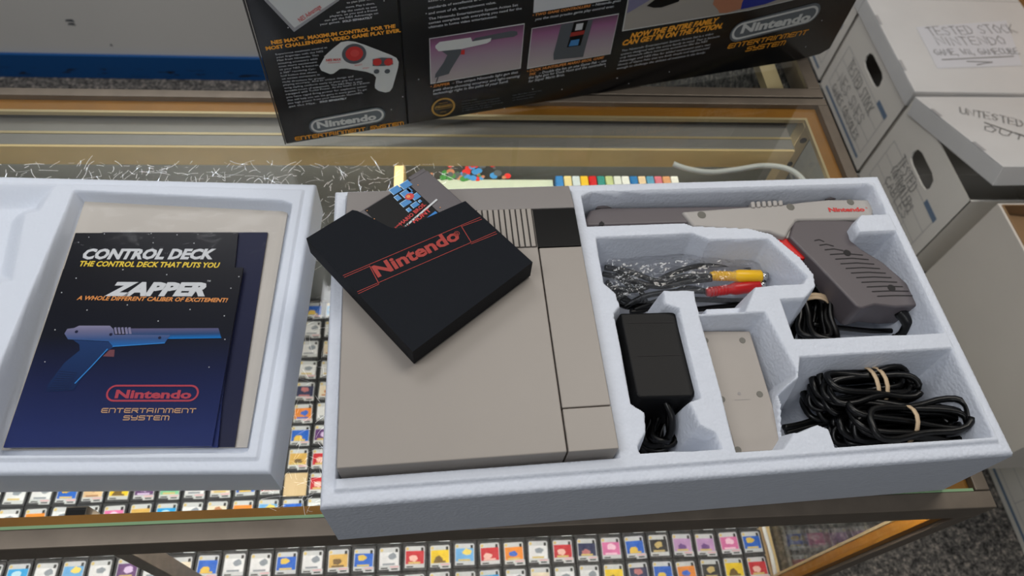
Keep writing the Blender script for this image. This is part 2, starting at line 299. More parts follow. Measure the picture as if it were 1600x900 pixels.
# ------------------------------------------------------------------ the setting
FZ = -.95
tag(MB().box((-3.2, -1.6, FZ-.05), (3.0, 1.603, FZ)).build('floor', 'carpet'), 'grey speckled carpet floor', None, None, 'structure')
tag(MB().box((-3.2, 1.603, FZ-.05), (3.0, 1.68, 1.75)).build('wall_back', 'wall'), 'white painted wall behind the counter', None, None, 'structure')
tag(MB().box((-3.2, 1.593, FZ), (3.0, 1.603, FZ+.086)).build('baseboard_back', 'bblue', bevel=.002, loc=(-1, 1.593, FZ)), 'scuffed blue baseboard along the white wall', None, None, 'structure')
s = MB(); wp = Plane((0, 1.603, 0), (1, 0, 0), (0, 0, 1))
for (u, v, w) in ((102, 33, 15), (106, 38.5, 13), (172, 71, 5)):
    a, b = wp.px(u, v); c, _ = wp.px(u+w, v+.5); s.add([wp.w(a, b, .0008), wp.w(c, b-.002, .0008), wp.w(c-.004, b+.007, .0008), wp.w(a+.004, b+.006, .0008)], [(0, 1, 2, 3)])
s.build('scuff_mark', 'dgrey', bpy.data.objects['wall_back'])

# ------------------------------------------------------------------ display case under the trays
X0, X1, Y0, Y1 = -1.05, .567, -.0195, .502
case = empty('display_case', (X0, Y0, FZ), 'long bronze-framed glass display counter under the two white foam trays', 'display case')
def P(name, mb, m, parent=case, **k): return mb.build(name, m, parent, **k)
fr = P('front_rail', MB().box((X0, Y0, -.036), (X1, Y0+.0155, -.0002)), 'bronze', bevel=.0012)
P('glazing_lip', MB().box((X0, Y0+.0155, -.013), (X1-.03, .0075, -.0075)), 'brass', fr)
P('glass_edge', MB().box((X0, Y0+.0155, -.007), (X1-.016, Y0+.0180, -.0006)), 'gedge', fr)
br = P('back_rail', MB().box((X0, Y1-.012, -.036), (X1, Y1, -.0002)), 'bronze', bevel=.0012)
P('glazing_lip', MB().box((X0, .474, -.015), (X1-.03, Y1-.012, -.0075)), 'brass', br)
P('lip_edge', MB().box((X0, .4705, -.013), (X1-.03, .474, -.0075)), 'champ', br)
sr = P('side_rail', MB().box((X1-.014, Y0+.0158, -.036), (X1, Y1-.0122, -.0002)), 'bronze', bevel=.0012)
P('glazing_lip', MB().box((X1-.030, Y0+.0158, -.015), (X1-.0142, Y1-.0122, -.0075)), 'brass', sr)
P('lip_edge', MB().box((X1-.033, Y0+.027, -.013), (X1-.030, .4705, -.0075)), 'champ', sr)
gt = P('glass_top', MB().box((X0, Y0+.018, -.0068), (X1-.0144, Y1-.0124, -.0008)), 'glass')
s = MB(); rs = random.Random(3)
def scratch(x, y, L, a, w):
    c = rs.uniform(-.5, .5); pts = []
    for i in range(5):
        t = i/4-.5; aa = a+c*t; pts.append((x+L*t*math.cos(aa), y+L*t*math.sin(aa), -.0004))
    s.ribbon(pts, w, (0, 0, 1))
for i in range(900):
    if i < 620: p = onz(rs.uniform(-20, 720), rs.uniform(252, 345), 0)
    else: p = onz(rs.uniform(415, 545), rs.uniform(330, 800), 0)
    if p.x < -.75: continue
    scratch(p.x, p.y, rs.choice((.004, .006, .008, .012, .02)), rs.uniform(0, 3.14), rs.uniform(.00012, .00048)*(1.0 if i < 620 else .4))
s.build('scratches', 'scratch', gt, kind='stuff')
P('side_glass', MB().box((X1-.010, Y0+.016, -.86), (X1-.005, Y1-.013, -.036)), 'sideglass')
P('front_glass', MB().box((X0, Y0+.006, -.86), (X1-.016, Y0+.010, -.036)), 'frontglass')
P('back_panel', MB().box((X0, Y1-.010, -.86), (X1-.02, Y1-.004, -.036)), 'panel')
P('base', MB().box((X0, Y0, FZ), (X1, Y1, -.86)), 'bronze', bevel=.002)
def post(x, y): return MB().box((x, y, -.86), (x+.018, y+.018, -.036))
for x, y in ((X1-.018, Y0), (X1-.018, Y1-.018), (X0, Y0), (X0, Y1-.018)):
    cp = P('corner_post', post(x, y), 'bronze', bevel=.001)
cp0 = [o for o in case.children if o.name.startswith('corner_post')][0]
P('inner_bead', MB().box((X1-.030, Y0+.004, -.86), (X1-.0182, Y0+.016, -.036)), 'brass', cp0)
P('inner_bead', MB().box((X1-.033, Y0+.016, -.86), (X1-.0302, Y0+.019, -.036)), 'champ', cp0)
sp = P('support_post', MB().box((-.244, .001, -.86), (-.226, .019, -.022)), 'bronze', bevel=.0008)
P('open_end', MB().box((-.2425, .0025, -.022), (-.2275, .0175, -.0215)), 'hole', sp)
for z0 in (-.86,):
    for x in (X1-.034,):
        st = P('shelf_standard', MB().box((x, Y1-.040, z0), (x+.016, Y1-.022, -.012)), 'champ', bevel=.0008)
        for k in range(16):
            MB().disc((x+.008, Y1-.0402, -.035-k*.045), (0, -1, 0), .0045, .001, k=14).build('slot', 'hole', st)
SHZ = -.456
P('shelf', MB().box((X0+.02, -.006, SHZ-.02), (.548, .484, SHZ)), 'shelf', bevel=.001)
P('shelf_end_trim', MB().box((.549, -.006, SHZ-.02), (.5545, .484, SHZ+.010)), 'lampw')
P('rear_half_shelf', MB().box((.02, .34, -.312), (.53, .489, -.300)), 'shelf')
P('shelf_divider', MB().box((.012, .352, -.3), (.0235, .488, -.088)), 'lampw')
# lamp housing under the glass at the back
led = empty('front_lamp', (-.25, .003, -.03), 'thin lamp strip tucked under the front rail of the counter', 'lamp')
MB().box((X0+.03, -.0030, -.0240), (.53, .0045, -.0205)).build('strip', 'led', led); MB().box((X0+.03, -.0032, -.0203), (.53, .0070, -.0140)).box((X0+.03, .0052, -.0262), (.53, .0070, -.0203)).build('holder', 'alu', led)
lamp = empty('case_lamp', (-.25, .45, -.05), 'long case lamp housing with pale front under the back of the glass', 'lamp')
h_ = MB().box((X0+.02, .432, -.046), (.515, .4885, -.020)); h_.build('housing', 'alu', lamp, bevel=.001)
MB().box((X0+.02, .448, -.0198), (.515, .4515, -.0190)).build('seam', 'champ', lamp)
MB().box((X0+.02, .4285, -.050), (.514, .4318, -.0205)).build('front_cover', 'lampw', lamp)
MB().tube([(X0+.05, .450, -.060), (.50, .450, -.060)], .008, k=12).build('tube', 'tube', lamp, True)
wire = [onz(u, v, -.035) for u, v in ((1052, 256), (1075, 264), (1110, 269), (1150, 265), (1190, 259), (1225, 262), (1248, 274), (1262, 292))]
tag(MB().tube(bez(wire, 8), .0035).build('lamp_cable', 'wire', smooth=True, loc=wire[0]), 'white lamp cable curving below the glass behind the light gun', 'cable')
sc_ = [(.5445, .20, -.439), (.543, .08, -.439), (.5445, .03, -.439), (.543, -.003, -.439)]
tag(MB().tube(bez(sc_, 6), .003).build('cable', 'wire', smooth=True, loc=sc_[0]), 'thin white cable lying along the right end of the card shelf', 'cable')

# second case behind, to the right
c2 = empty('display_case', (0, .505, FZ), 'second brown-framed glass case behind the counter, below the black box', 'display case')
A0, A1, B0, B1 = .0, .567, .505, 1.03
for nm, a, b in (('front_rail', (A0, B0, -.034), (A1, B0+.016, -.0006)), ('back_rail', (A0, B1-.016, -.034), (A1, B1, -.0006)), ('side_rail', (A1-.017, B0+.016, -.034), (A1, B1-.016, -.0006)), ('side_rail', (A0, B0+.016, -.034), (A0+.017, B1-.016, -.0006))):
    MB().box(a, b).build(nm, 'bronze', c2, bevel=.0012)
MB().box((A0+.017, B0+.016, -.012), (A1-.017, B0+.021, -.008)).build('glazing_lip', 'champ', c2)
MB().box((A0+.017, B0+.0162, -.007), (A1-.0172, B1-.0162, -.001)).build('glass_top', 'glass', c2)
MB().box((A0, B0, FZ), (A1, B1, -.87)).build('base', 'bronze', c2)
MB().box((A0+.01, B0+.02, -.87), (A1-.01, B1-.02, -.86)).build('deck_board', 'carpet', c2)
MB().box((A0+.01, B1-.014, -.87), (A1-.01, B1-.008, -.034)).build('back_panel', 'carpet', c2)
MB().box((A1-.008, B0+.018, -.86), (A1-.004, B1-.018, -.034)).build('side_panel', 'carpet', c2)
for x in (A0, A1-.016):
    for y in (B0, B1-.016): MB().box((x, y, -.87), (x+.016, y+.016, -.034)).build('corner_post', 'bronze', c2)
k_ = MB().box((.512, B0+.030, -.040), (.535, B1-.03, -.026)).build('shelf_bracket', 'champ', c2)
MB().prism([(.518, B0+.0296, -.0255), (.530, B0+.0296, -.0255), (.524, B0+.038, -.0255)], [(.518, B0+.0296, -.0250), (.530, B0+.0296, -.0250), (.524, B0+.038, -.0250)]).build('notch', 'hole', k_)

# ------------------------------------------------------------------ foam trays (moulded relief)
def sdf(poly, X, Y):
    n = len(poly); d = np.full(X.shape, 1e9); ins = np.zeros(X.shape, bool)
    for i in range(n):
        (x0, y0), (x1, y1) = poly[i], poly[(i+1) % n]; ex, ey = x1-x0, y1-y0; wx, wy = X-x0, Y-y0
        t = np.clip((wx*ex+wy*ey)/(ex*ex+ey*ey+1e-12), 0, 1); d = np.minimum(d, np.hypot(wx-ex*t, wy-ey*t))
        c = ((y0 <= Y) & (y1 > Y)) | ((y1 <= Y) & (y0 > Y))
        with np.errstate(divide='ignore', invalid='ignore'): xi = x0+(Y-y0)*(x1-x0)/(y1-y0)
        ins ^= c & (X < xi)
    return np.where(ins, d, -d)          # positive inside
def foam(name, x0, x1, y0, y1, rim, pockets, bumps, step, org, ang, m, parent):
    nx = int((x1-x0)/step)+1; ny = int((y1-y0)/step)+1
    xs = np.linspace(x0, x1, nx); ys = np.linspace(y0, y1, ny); X, Y = np.meshgrid(xs, ys)
    e = np.minimum(np.minimum(X-x0, x1-X), np.minimum(Y-y0, y1-Y))
    Z = np.full(X.shape, rim) - .0030*(1-np.clip((e-.010)/.0014, 0, 1)) - np.where(e < .004, .004-np.sqrt(np.maximum(.004**2-(.004-e)**2, 0)), 0)
    rg = np.random.RandomState(2)
    for poly, fz, draft, rd in pockets:
        s_ = sdf(poly, X, Y); t = np.clip(s_/draft, 0, 1); t = np.where(t < .5, t, t); drop = (t*t*(3-2*t))*.35+t*.65
        fz_ = fz(X, Y) if callable(fz) else fz; Z = np.minimum(Z, rim-(rim-fz_)*drop)
    for poly, tz, draft in bumps:
        s_ = sdf(poly, X, Y); t = np.clip(s_/draft, 0, 1); Z = np.maximum(Z, np.where(t > 0, .012+(tz-.012)*t, 0))
    Z = Z+rg.uniform(-.00016, .00016, Z.shape)
    ca, sa = math.cos(ang), math.sin(ang)
    V = np.stack([org[0]+ca*X-sa*Y, org[1]+sa*X+ca*Y, Z], -1).reshape(-1, 3)
    idx = np.arange(nx*ny).reshape(ny, nx); Fq = np.stack([idx[:-1, :-1], idx[:-1, 1:], idx[1:, 1:], idx[1:, :-1]], -1).reshape(-1, 4)
    loop = list(idx[0, :])+list(idx[1:, -1])+list(idx[-1, -2::-1])+list(idx[-2:0:-1, 0]); k = len(loop)
    B = V[loop].copy(); B[:, 2] = .0004; n0 = len(V); V = np.vstack([V, B]); b = base_of(parent)
    faces = Fq.tolist()+[[int(loop[i]), n0+i, n0+(i+1) % k, int(loop[(i+1) % k])][::-1][::-1] for i in range(k)]+[[n0+i for i in range(k)][::-1]]
    me = bpy.data.meshes.new(name); me.from_pydata((V-np.array(b)).tolist(), [], faces); me.materials.append(M[m]); 
    me.polygons.foreach_set('use_smooth', [True]*len(Fq)+[False]*(k+1)); me.update()
    o = bpy.data.objects.new(name, me); COL.objects.link(o); o.parent = parent
    return o
TA = .0389; TCA, TSA = math.cos(TA), math.sin(TA)
def tloc(p): return (TCA*p.x+TSA*p.y, -TSA*p.x+TCA*p.y)          # world -> tray frame
def tw(x, y, z): return Vector((TCA*x-TSA*y, TSA*x+TCA*y, z))
RIM = .100
def tp(pts, z=RIM): return [tloc(onz(u, v, z)) for u, v in pts]
tray = empty('foam_tray', tw(.25, .12, 0), 'white foam tray holding the grey console, light gun and cables', 'foam tray')
gunp = tp([(908, 306), (925, 299), (1010, 294), (1350, 284), (1366, 292), (1388, 334), (1346, 336), (1338, 348), (1344, 362), (1400, 360), (1477, 520), (1242, 530), (1219, 467), (1258, 465), (1274, 447), (1271, 428), (1250, 402), (1206, 366), (1172, 357), (1082, 353), (1071, 349), (917, 354)])
avp = tp([(931, 371), (1082, 364), (1108, 374), (1200, 373), (1263, 433), (1256, 443), (1181, 448), (1165, 487), (1092, 490), (1084, 454), (1037, 454), (1040, 476), (1062, 482), (1050, 497), (958, 497), (969, 480), (961, 457), (943, 442)])
adp = tp([(959, 490), (969, 478), (1037, 474), (1062, 482), (1066, 505), (1082, 569), (1096, 622), (1078, 628), (1094, 664), (1118, 676), (1130, 702), (1000, 708), (996, 697), (1009, 675), (1007, 644), (986, 631)])
ctp = tp([(1092, 492), (1165, 488), (1196, 487), (1248, 583), (1236, 602), (1232, 625), (1242, 676), (1226, 702), (1150, 707), (1120, 590)])
cbp = tp([(1250, 557), (1488, 543), (1555, 683), (1305, 699), (1294, 670), (1278, 664), (1250, 676), (1228, 676), (1222, 600), (1247, 590)])
dkp = [(-.002, -.003), (.205, -.003), (.205, .259), (-.002, .259)]
foam('tray_body', -.013, .521, -.0225, .2655, RIM, [(dkp, .012, .002, 0), (gunp, .030, .007, 0), (avp, .016, .010, 0), (adp, .016, .008, 0), (ctp, .020, .016, 0), (cbp, .016, .014, 0)],
     [(tp([(1092, 474), (1170, 470), (1172, 520), (1096, 522)], .078), .078, .006)], .00105, (0, 0), TA, 'foam', tray)

# ------------------------------------------------------------------ console
DZ = .112
con = empty('game_console', tw(.1, .128, .013), 'warm grey game console lying in the foam tray', 'game console')
def tbox(mb, a, b, m=0):
    R = Matrix.Rotation(TA, 3, 'Z'); return mb.box(a, b, m, R)
tbox(MB(), (.003, .003, .0135), (.200, .254, .070)).build('lower_shell', 'deckf', con, bevel=.002)
b = MB(); R3 = Matrix.Rotation(TA, 3, 'Z')
prof = [(.0, .0, .070), (.203, 0, .070), (.203, .256, .070), (0, .256, .070)]
tbox(b, (0, 0, .0705), (.1645, .225, DZ)); b.build('upper_shell', 'deck', con, bevel=.0012)
tbox(MB(), (.1655, 0, .0705), (.203, .0335, DZ)).build('upper_shell', 'deck', con, bevel=.0008)
tbox(MB(), (.1655, .0345, .0705), (.203, .1825, DZ-.0006)).build('side_panel', 'deck', con, bevel=.0008)
tbox(MB(), (.1640, .1835, .0705), (.203, .2250, DZ-.0010)).build('black_panel', 'blk', con, bevel=.0006)
lo = [R3 @ Vector(p) for p in ((0, .2255, .0705), (.203, .2255, .0705), (.203, .256, .0705), (0, .256, .0705))]
hi = [R3 @ Vector(p) for p in ((0, .2255, DZ), (.203, .2255, DZ), (.203, .256, DZ-.006), (0, .256, DZ-.006))]
MB().prism(lo, hi).build('rear_shell', 'deckd', con, bevel=.001)
vb = tbox(MB(), (.094, .1828, DZ), (.1638, .2245, DZ+.0003)).build('vent_bed', 'groove', con)
for k in range(14):
    x = .0945+k*.00495
    tbox(MB(), (x, .1830, DZ+.0003), (x+.0038, .2243, DZ+.0017)).build('vent_rib', 'deck', vb, bevel=.0005)

# ------------------------------------------------------------------ cartridge in its black sleeve, lying on the console
SF = Vector((.0528, .0788, 0)); sa_ = Vector((.0954, .0795, 0)).normalized(); sb_ = Vector((-sa_.y, sa_.x, 0))
def sw(a, b, z): return SF+sa_*a+sb_*b+Vector((0, 0, z))
SZ0, SZ1 = DZ+.0006+.0016, .1345
slv = empty('cartridge_sleeve', sw(.06, .06, SZ0), 'black vinyl cartridge sleeve with red lettering lying on the console', 'sleeve')
notch = [(.124, .083), (.100, .0877), (.076, .0922)] + [(.0665, .0945), (.0605, .0975), (.0575, .103), (.0545, .113), (.051, .124), (.048, .1325), (.0455, .136)]
top = [(0, 0), (.124, 0)]+notch+[(0, .136)]
MB().prism([sw(a, b, SZ1-.0012) for a, b in top], [sw(a, b, SZ1) for a, b in top]).build('top_face', 'sleeve', slv)
full = [(0, 0), (.124, 0), (.124, .083), (.124, .100), (.112, .120), (0, .136)]
MB().prism([sw(a, b, SZ0) for a, b in full], [sw(a, b, SZ0+.0012) for a, b in full]).build('bottom_face', 'sleeve', slv)
def sbox(a0, a1, b0, b1, z0, z1): return MB().prism([sw(*p, z0) for p in ((a0, b0), (a1, b0), (a1, b1), (a0, b1))], [sw(*p, z1) for p in ((a0, b0), (a1, b0), (a1, b1), (a0, b1))])
sbox(0, .124, 0, .0014, SZ0+.0012, SZ1-.0012).build('end_wall', 'sleeve', slv)
sbox(0, .0014, .0014, .136, SZ0+.0012, SZ1-.0012).build('side_wall', 'sleeve', slv)
sbox(.1226, .124, .0014, .083, SZ0+.0012, SZ1-.0012).build('side_wall', 'sleeve', slv)
spl = Plane(sw(0, 0, SZ1), sa_, sb_)
z1 = zo(440, 240, 2.648)
t = MB(); text(t, spl, 'Nintendo', z1(398, 512), z1(742, 350), .0118, .0002, .035, 0); text(t, spl, '\u00ae', z1(722, 345), z1(742, 334), .005, .0002)
t.build('lettering', 'sred', slv)
t = MB()
def ln(mb, pl, pts, w, h=.0002, m=0): mb.ribbon([pl.w(*pl.px(*p), h) for p in pts], w, pl.n, m)
for dy in (0, 7):
    ln(t, spl, [z1(255, 505+dy*.9), z1(822, 264+dy*.9)][:2], .0005) if dy == 0 else (ln(t, spl, [z1(260, 512), z1(364, 467)], .0005), ln(t, spl, [z1(745, 302), z1(828, 272)], .0005))
ln(t, spl, [z1(314, 572), z1(886, 324)], .0005); ln(t, spl, [z1(318, 580), z1(402, 541)], .0005); ln(t, spl, [z1(785, 374), z1(890, 332)], .0005)
ln(t, spl, [z1(364, 465), z1(402, 537)], .0006); ln(t, spl, [z1(743, 300), z1(785, 368)], .0006)
t.build('red_stripe_border', 'sred', slv)
crt = empty('game_cartridge', sw(.06, .07, SZ0+.002), 'grey game cartridge sticking out of the black sleeve', 'game cartridge')
c0, c1 = SZ0+.0016, SZ1-.0016
sbox(.0018, .1222, .006, .132, c0, c1).build('shell', 'cart', crt, bevel=.001)
for a0, a1 in ((.104, .1215), (.003, .020)): sbox(a0, a1, .1318, .1365, c0+.001, c1-.0004).build('grip_tab', 'cart', crt, bevel=.001)
cpl = Plane(sw(0, 0, c1), sa_, sb_); zl = zo(540, 260, 8)
lab = sbox(.0535, .0995, .0400, .1305, c1, c1+.0003).build('label', 'black', crt)
t = MB()
def rect(mb, a0, b0, a1, b1, h=.0005, m=0): mb.poly([cpl.w(a0, b0, h), cpl.w(a1, b0, h), cpl.w(a1, b1, h), cpl.w(a0, b1, h)], m)
for (px, w_, hh) in (((790, 215), .0088, .0066), ((662, 280), .0088, .0066), ((800, 320), .0088, .0066), ((915, 362), .0065, .0055), ((790, 440), .0085, .0052), ((905, 465), .0060, .0042), ((690, 378), .0040, .0050), ((838, 280), .0026, .0042), ((968, 420), .002, .0022), ((830, 528), .0032, .0034)):
    a, b_ = cpl.px(*zl(*px)); a -= .0028
    rect(t, a-w_/2, b_-hh/2, a+w_/2, b_+hh/2, .0006, 0); rect(t, a-w_/2-.0007, b_-hh/2, a-w_/2, b_+hh/2+.0006, .0006, 1); rect(t, a-w_/2, b_+hh/2, a+w_/2, b_+hh/2+.0006, .0006, 1)
t.build('brick_print', ['blue', 'lblue'], lab)
t = MB(); disc_on(t, cpl, zl(800, 385), .0042, .0009, 1, 8, .0036); disc_on(t, cpl, zl(785, 385), .0018, .0010, 0, 7); t.build('spark_print', ['orange2', 'red'], lab)
t = MB(); text(t, cpl, 'MARIO BROS.', zl(700, 745), zl(1010, 488), .0037, .0007, .02); text(t, cpl, 'SUPER', zl(625, 780), zl(690, 728), .0014, .0007, .02); text(t, cpl, 'DUCK HUNT', zl(620, 905), zl(1075, 560), .0042, .0007, .03)
t.build('lettering', 'red', lab)
t = MB(); ln(t, cpl, [zl(655, 835), zl(1135, 425)], .0017, .0007, 0); shape(t, cpl, [zl(950, 700), zl(1120, 565), zl(1170, 605), zl(1060, 650)], .0007, 1)
for p in ((270, 560), (360, 662), (905, 238), (1183, 520)): disc_on(t, cpl, zl(*p), .0005, .0007, 2, 8)
t.build('stripe_print', ['white', 'cyan', 'orange2'], lab)

# ------------------------------------------------------------------ light gun
zg = zo(880, 250, 2.6667)
GZ = .086
gun = empty('light_gun', onz(1250, 370, .035), 'grey light gun with red trigger in the back of the foam tray', 'light gun')
def gpoly(pts, z1_, z0_, name, m, bev, parent=gun, seg=3):
    hi = [onz(*zg(*p), z1_) for p in pts]; lo = [Vector((p.x, p.y, z0_)) for p in hi]
    return MB().prism(lo, hi).build(name, m, parent, bevel=bev, seg=seg)
brl = gpoly([(96, 276), (92, 246), (112, 206), (160, 196), (780, 189), (780, 262), (495, 264)], GZ-.003, GZ-.030, 'barrel', 'gund', .003)
gpoly([(135, 200), (150, 182), (185, 190), (205, 197)], GZ-.006, GZ-.022, 'front_sight', 'gund', .001)
gpoly([(150, 262), (160, 254), (172, 264), (168, 272), (150, 273)], GZ-.0026, GZ-.006, 'notch', 'hole', 0, brl)
rcv = gpoly([(492, 213), (780, 192), (930, 182), (1000, 172), (1105, 162), (1285, 162), (1300, 188), (1292, 236), (1225, 246), (975, 250), (945, 292), (930, 322), (860, 298), (545, 277)], GZ, GZ-.032, 'receiver', 'gunl', .003)
gpoly([(860, 296), (940, 290), (965, 252), (940, 325), (905, 318)], GZ-.004, GZ-.03, 'trigger_housing', 'gunl', .001)
for k in range(6):
    x = 782+k*23; gpoly([(x+4, 198-k*2), (x, 172-k), (x+17, 171-k), (x+21, 197-k*2)], GZ+.0015, GZ-.02, 'hammer_rib', 'gunl', .0012, rcv)
gpoly([(1092, 162), (1115, 152), (1140, 160)], GZ-.004, GZ-.02, 'rear_sight', 'gund', .0008)
trg = gpoly([(900, 320), (938, 317), (1020, 384), (1006, 412), (968, 406), (893, 336)], GZ-.006, GZ-.026, 'trigger', 'trig', .0012)
gpl = [(962, 256), (1000, 249), (1175, 250), (1230, 256), (1222, 282), (1192, 300), (1196, 330), (1240, 368), (1330, 422), (1420, 500), (1480, 556), (1502, 588), (1478, 606), (1390, 612), (1300, 602), (1246, 618), (1226, 612), (1050, 428), (942, 320)]
gri = gpoly(gpl, GZ-.001, GZ-.034, 'grip', 'gund', .006, seg=4)
gz = Plane((0, 0, GZ-.001), (1, 0, 0), (0, 1, 0))
for k in range(13):
    f = k/12; a = (1048+f*262, 336+f*232); c = (1085+k*40 if k < 3 else 1175+f*285, 340+f*226); mid = ((a[0]+c[0])/2, (a[1]+c[1])/2-6+f*4)
    t = MB(); ln(t, gz, [zg(*a), zg(*mid), zg(*c)], .0010, .00035); t.build('grip_groove', 'hole', gri)
for nm, p, r, par, mm in (('screw', (577, 229), .0042, rcv, 'screw'), ('screw', (947, 196), .0040, rcv, 'screw'), ('screw', (1197, 176), .0036, rcv, 'screw'), ('screw', (1185, 385), .0036, gri, 'hole'), ('screw', (1370, 531), .0036, gri, 'hole')):
    q = onz(*zg(*p), GZ); MB().disc((q.x, q.y, GZ-.001 if mm == 'hole' else GZ), (0, 0, 1), r, .0003, k=16).build(nm, mm, par)
t = MB(); rp = Plane((0, 0, GZ), (1, 0, 0), (0, 1, 0)); text(t, rp, 'Nintendo', zg(1108, 216), zg(1258, 214), .0050, .0004, .04); text(t, rp, '\u00ae', zg(1260, 204), zg(1268, 204), .0022, .0004); t.build('lettering', 'red', rcv)
_e = onz(*zg(1440, 609), GZ); q = Vector((_e.x, _e.y+.003, .072))
MB().tube(bez([q, q+Vector((.006, -.010, -.004)), q+Vector((.006, -.016, -.016))], 5), [.0058]*3+[.0052]*3+[.0042]*5, k=10).build('strain_relief', 'cord', gun, True)
cpth = [q+Vector((.006, -.014, -.014)), q+Vector((.001, -.016, -.026)), onz(1400, 518, .045), onz(1360, 517, .045), onz(1310, 512, .047), onz(1270, 507, .05)]
MB().tube(bez(cpth, 8), .0026).build('cord', 'cord', gun, True)

# ------------------------------------------------------------------ coiled cords with rubber bands
def coil(center, axis, length, width, height, n, r, seed, jit=.004, tilt=0):
    rg = random.Random(seed); ax = Vector(axis).normalized(); ay = Vector((-ax.y, ax.x, 0)); c = Vector(center); pts = []
    for k in range(n):
        L = length/2*rg.uniform(.80, 1.05); W = width/2*rg.uniform(.45, 1.0); oz = (k/(n-1)-.5)*height; ph = rg.uniform(-.15, .15); off = rg.uniform(-jit, jit); oy = rg.uniform(-jit, jit)
        for i in range(18):
            t = 2*math.pi*i/18; x = math.cos(t); y = math.sin(t)
            sq = 1/(abs(x)**3+abs(y)**3)**(1/3)
            pinch = .55+.45*abs(x)**1.2
            pts.append(c+ax*(L*x*sq*.92+off)+ay*(W*y*sq*pinch+oy+ph*L*x)+Vector((0, 0, oz+height/n*i/18+.003*math.sin(2*t+k)+tilt*y)))
    return pts
def bundle(name, center, axis, length, width, height, n, r, seed, label, bands, tail=None, cat='cable'):
    o = MB().tube(bez(coil(center, axis, length, width, height, n, r, seed), 2), r, k=7); 
    if tail: o.tube(bez(tail, 8), r, k=7)
    b0 = (center[0], center[1], center[2]-height/2-.004); ob = tag(o.build(name, 'cord', smooth=True, loc=b0), label, cat)
    ax = Vector(axis).normalized(); ay = Vector((-ax.y, ax.x, 0))
    for s_, tl_ in bands:
        pts = [Vector(center)+ax*(s_*length+tl_*math.sin(2*math.pi*i/20)*.5)+ay*(width*.36*math.cos(2*math.pi*i/20))+Vector((0, 0, (height/2+r+.0022)*math.sin(2*math.pi*i/20))) for i in range(20)]
        mb = MB(); vs = []; 
        for p in pts: vs += [p-ax*.0017, p+ax*.0017]
        mb.add(vs, [(2*i, 2*i+1, (2*i+3) % 40, (2*i+2) % 40) for i in range(20)])
        rb = mb.build('rubber_band', 'rubber', ob, True); sm = rb.modifiers.new('s', 'SOLIDIFY'); sm.thickness = .0012
    return ob
q1 = onz(1340, 612, .060); q2 = onz(1405, 668, .062); 
bundle('cable_bundle', q1, (1, .04, 0), .098, .054, .040, 14, .0029, 11, 'black cable bundle with two rubber bands, nearer the middle of its foam pocket', [(.10, .004), (.06, -.005)], [onz(1225, 668, .045), onz(1255, 662, .042), onz(1290, 650, .044), onz(1330, 640, .05)])
bundle('cable_bundle', q2, (1, -.02, 0), .112, .046, .044, 15, .0029, 5, 'black cable bundle with one rubber band along the front wall of the tray', [(-.02, .003)], [onz(1228, 676, .04), onz(1260, 668, .04), onz(1300, 660, .045), onz(1340, 655, .055)])
q3 = onz(1268, 500, .045)
bundle('cable_bundle', q3, (.25, .97, 0), .066, .040, .030, 9, .0029, 8, 'black cord coil of the light gun tied below its trigger', [(.16, .004), (.26, -.003)])
q4 = onz(1028, 672, .040)
bundle('cable_bundle', q4, (.35, .94, 0), .046, .036, .034, 9, .0024, 21, 'black cord coil squeezed below the black power adapter', [])

# ------------------------------------------------------------------ power adapter
AZ = .092
ad = empty('power_adapter', onz(1015, 560, .03), 'black block power adapter in a foam pocket', 'power adapter')
tp_ = [onz(u, v, AZ) for u, v in ((968, 489), (1055, 487), (1087, 612), (1084, 620), (1000, 622), (994, 616))]
lo = [Vector((p.x, p.y, .028))+(Vector((p.x, p.y, 0))-Vector((onz(1027, 556, AZ).x, onz(1027, 556, AZ).y, 0)))*.10 for p in tp_]
MB().prism(lo, tp_).build('body', 'ablk', ad, bevel=.003, seg=3)
ap = Plane((0, 0, AZ), (1, 0, 0), (0, 1, 0)); t = MB(); zA = zo(920, 380, 2.647)
for a, c in (((165, 330), (350, 328)), ((205, 467), (385, 462))): ln(t, ap, [zA(*a), zA(*c)], .0006, .0003)
t.build('moulded_line', 'hole', ad)
q = onz(1040, 628, .080)
MB().tube(bez([q+Vector((-.002, .008, 0)), q, q+Vector((.004, -.012, -.004)), q+Vector((.004, -.022, -.018)), q+Vector((-.006, -.026, -.030)), q+Vector((-.016, -.018, -.036))], 6), [.0045]*6+[.0030]*25, k=8).build('cord', 'cord', ad, True)

# ------------------------------------------------------------------ controller lying face down
CZ = .080
ct = empty('game_controller', onz(1165, 612, .05), 'flat grey game controller lying face down with corner screws', 'game controller')
tp_ = [onz(u, v, CZ) for u, v in ((1097, 517), (1172, 517), (1229, 703), (1150, 708))]
a, b_, c, d = tp_
MB().prism([Vector((p.x, p.y, CZ-.016)) for p in tp_], tp_).build('shell', 'deck', ct, bevel=.0012)
for u, v in ((1102, 532), (1160, 532), (1128, 624), (1187, 616), (1153, 703), (1217, 702)):
    q = onz(u, v, CZ); MB().disc(q, (0, 0, 1), .0028, .0003, k=14).build('screw', 'screw', ct)
t = MB(); cp_ = Plane((0, 0, CZ), (1, 0, 0), (0, 1, 0)); ln(t, cp_, [(1148, 625), (1172, 624)], .0004); disc_on(t, cp_, (1155, 615), .0014, .0003, 0, 14); t.build('moulded_mark', 'deckd', ct)
ctail = [onz(1215, 690, .066), onz(1228, 676, .050), onz(1236, 668, .045)]

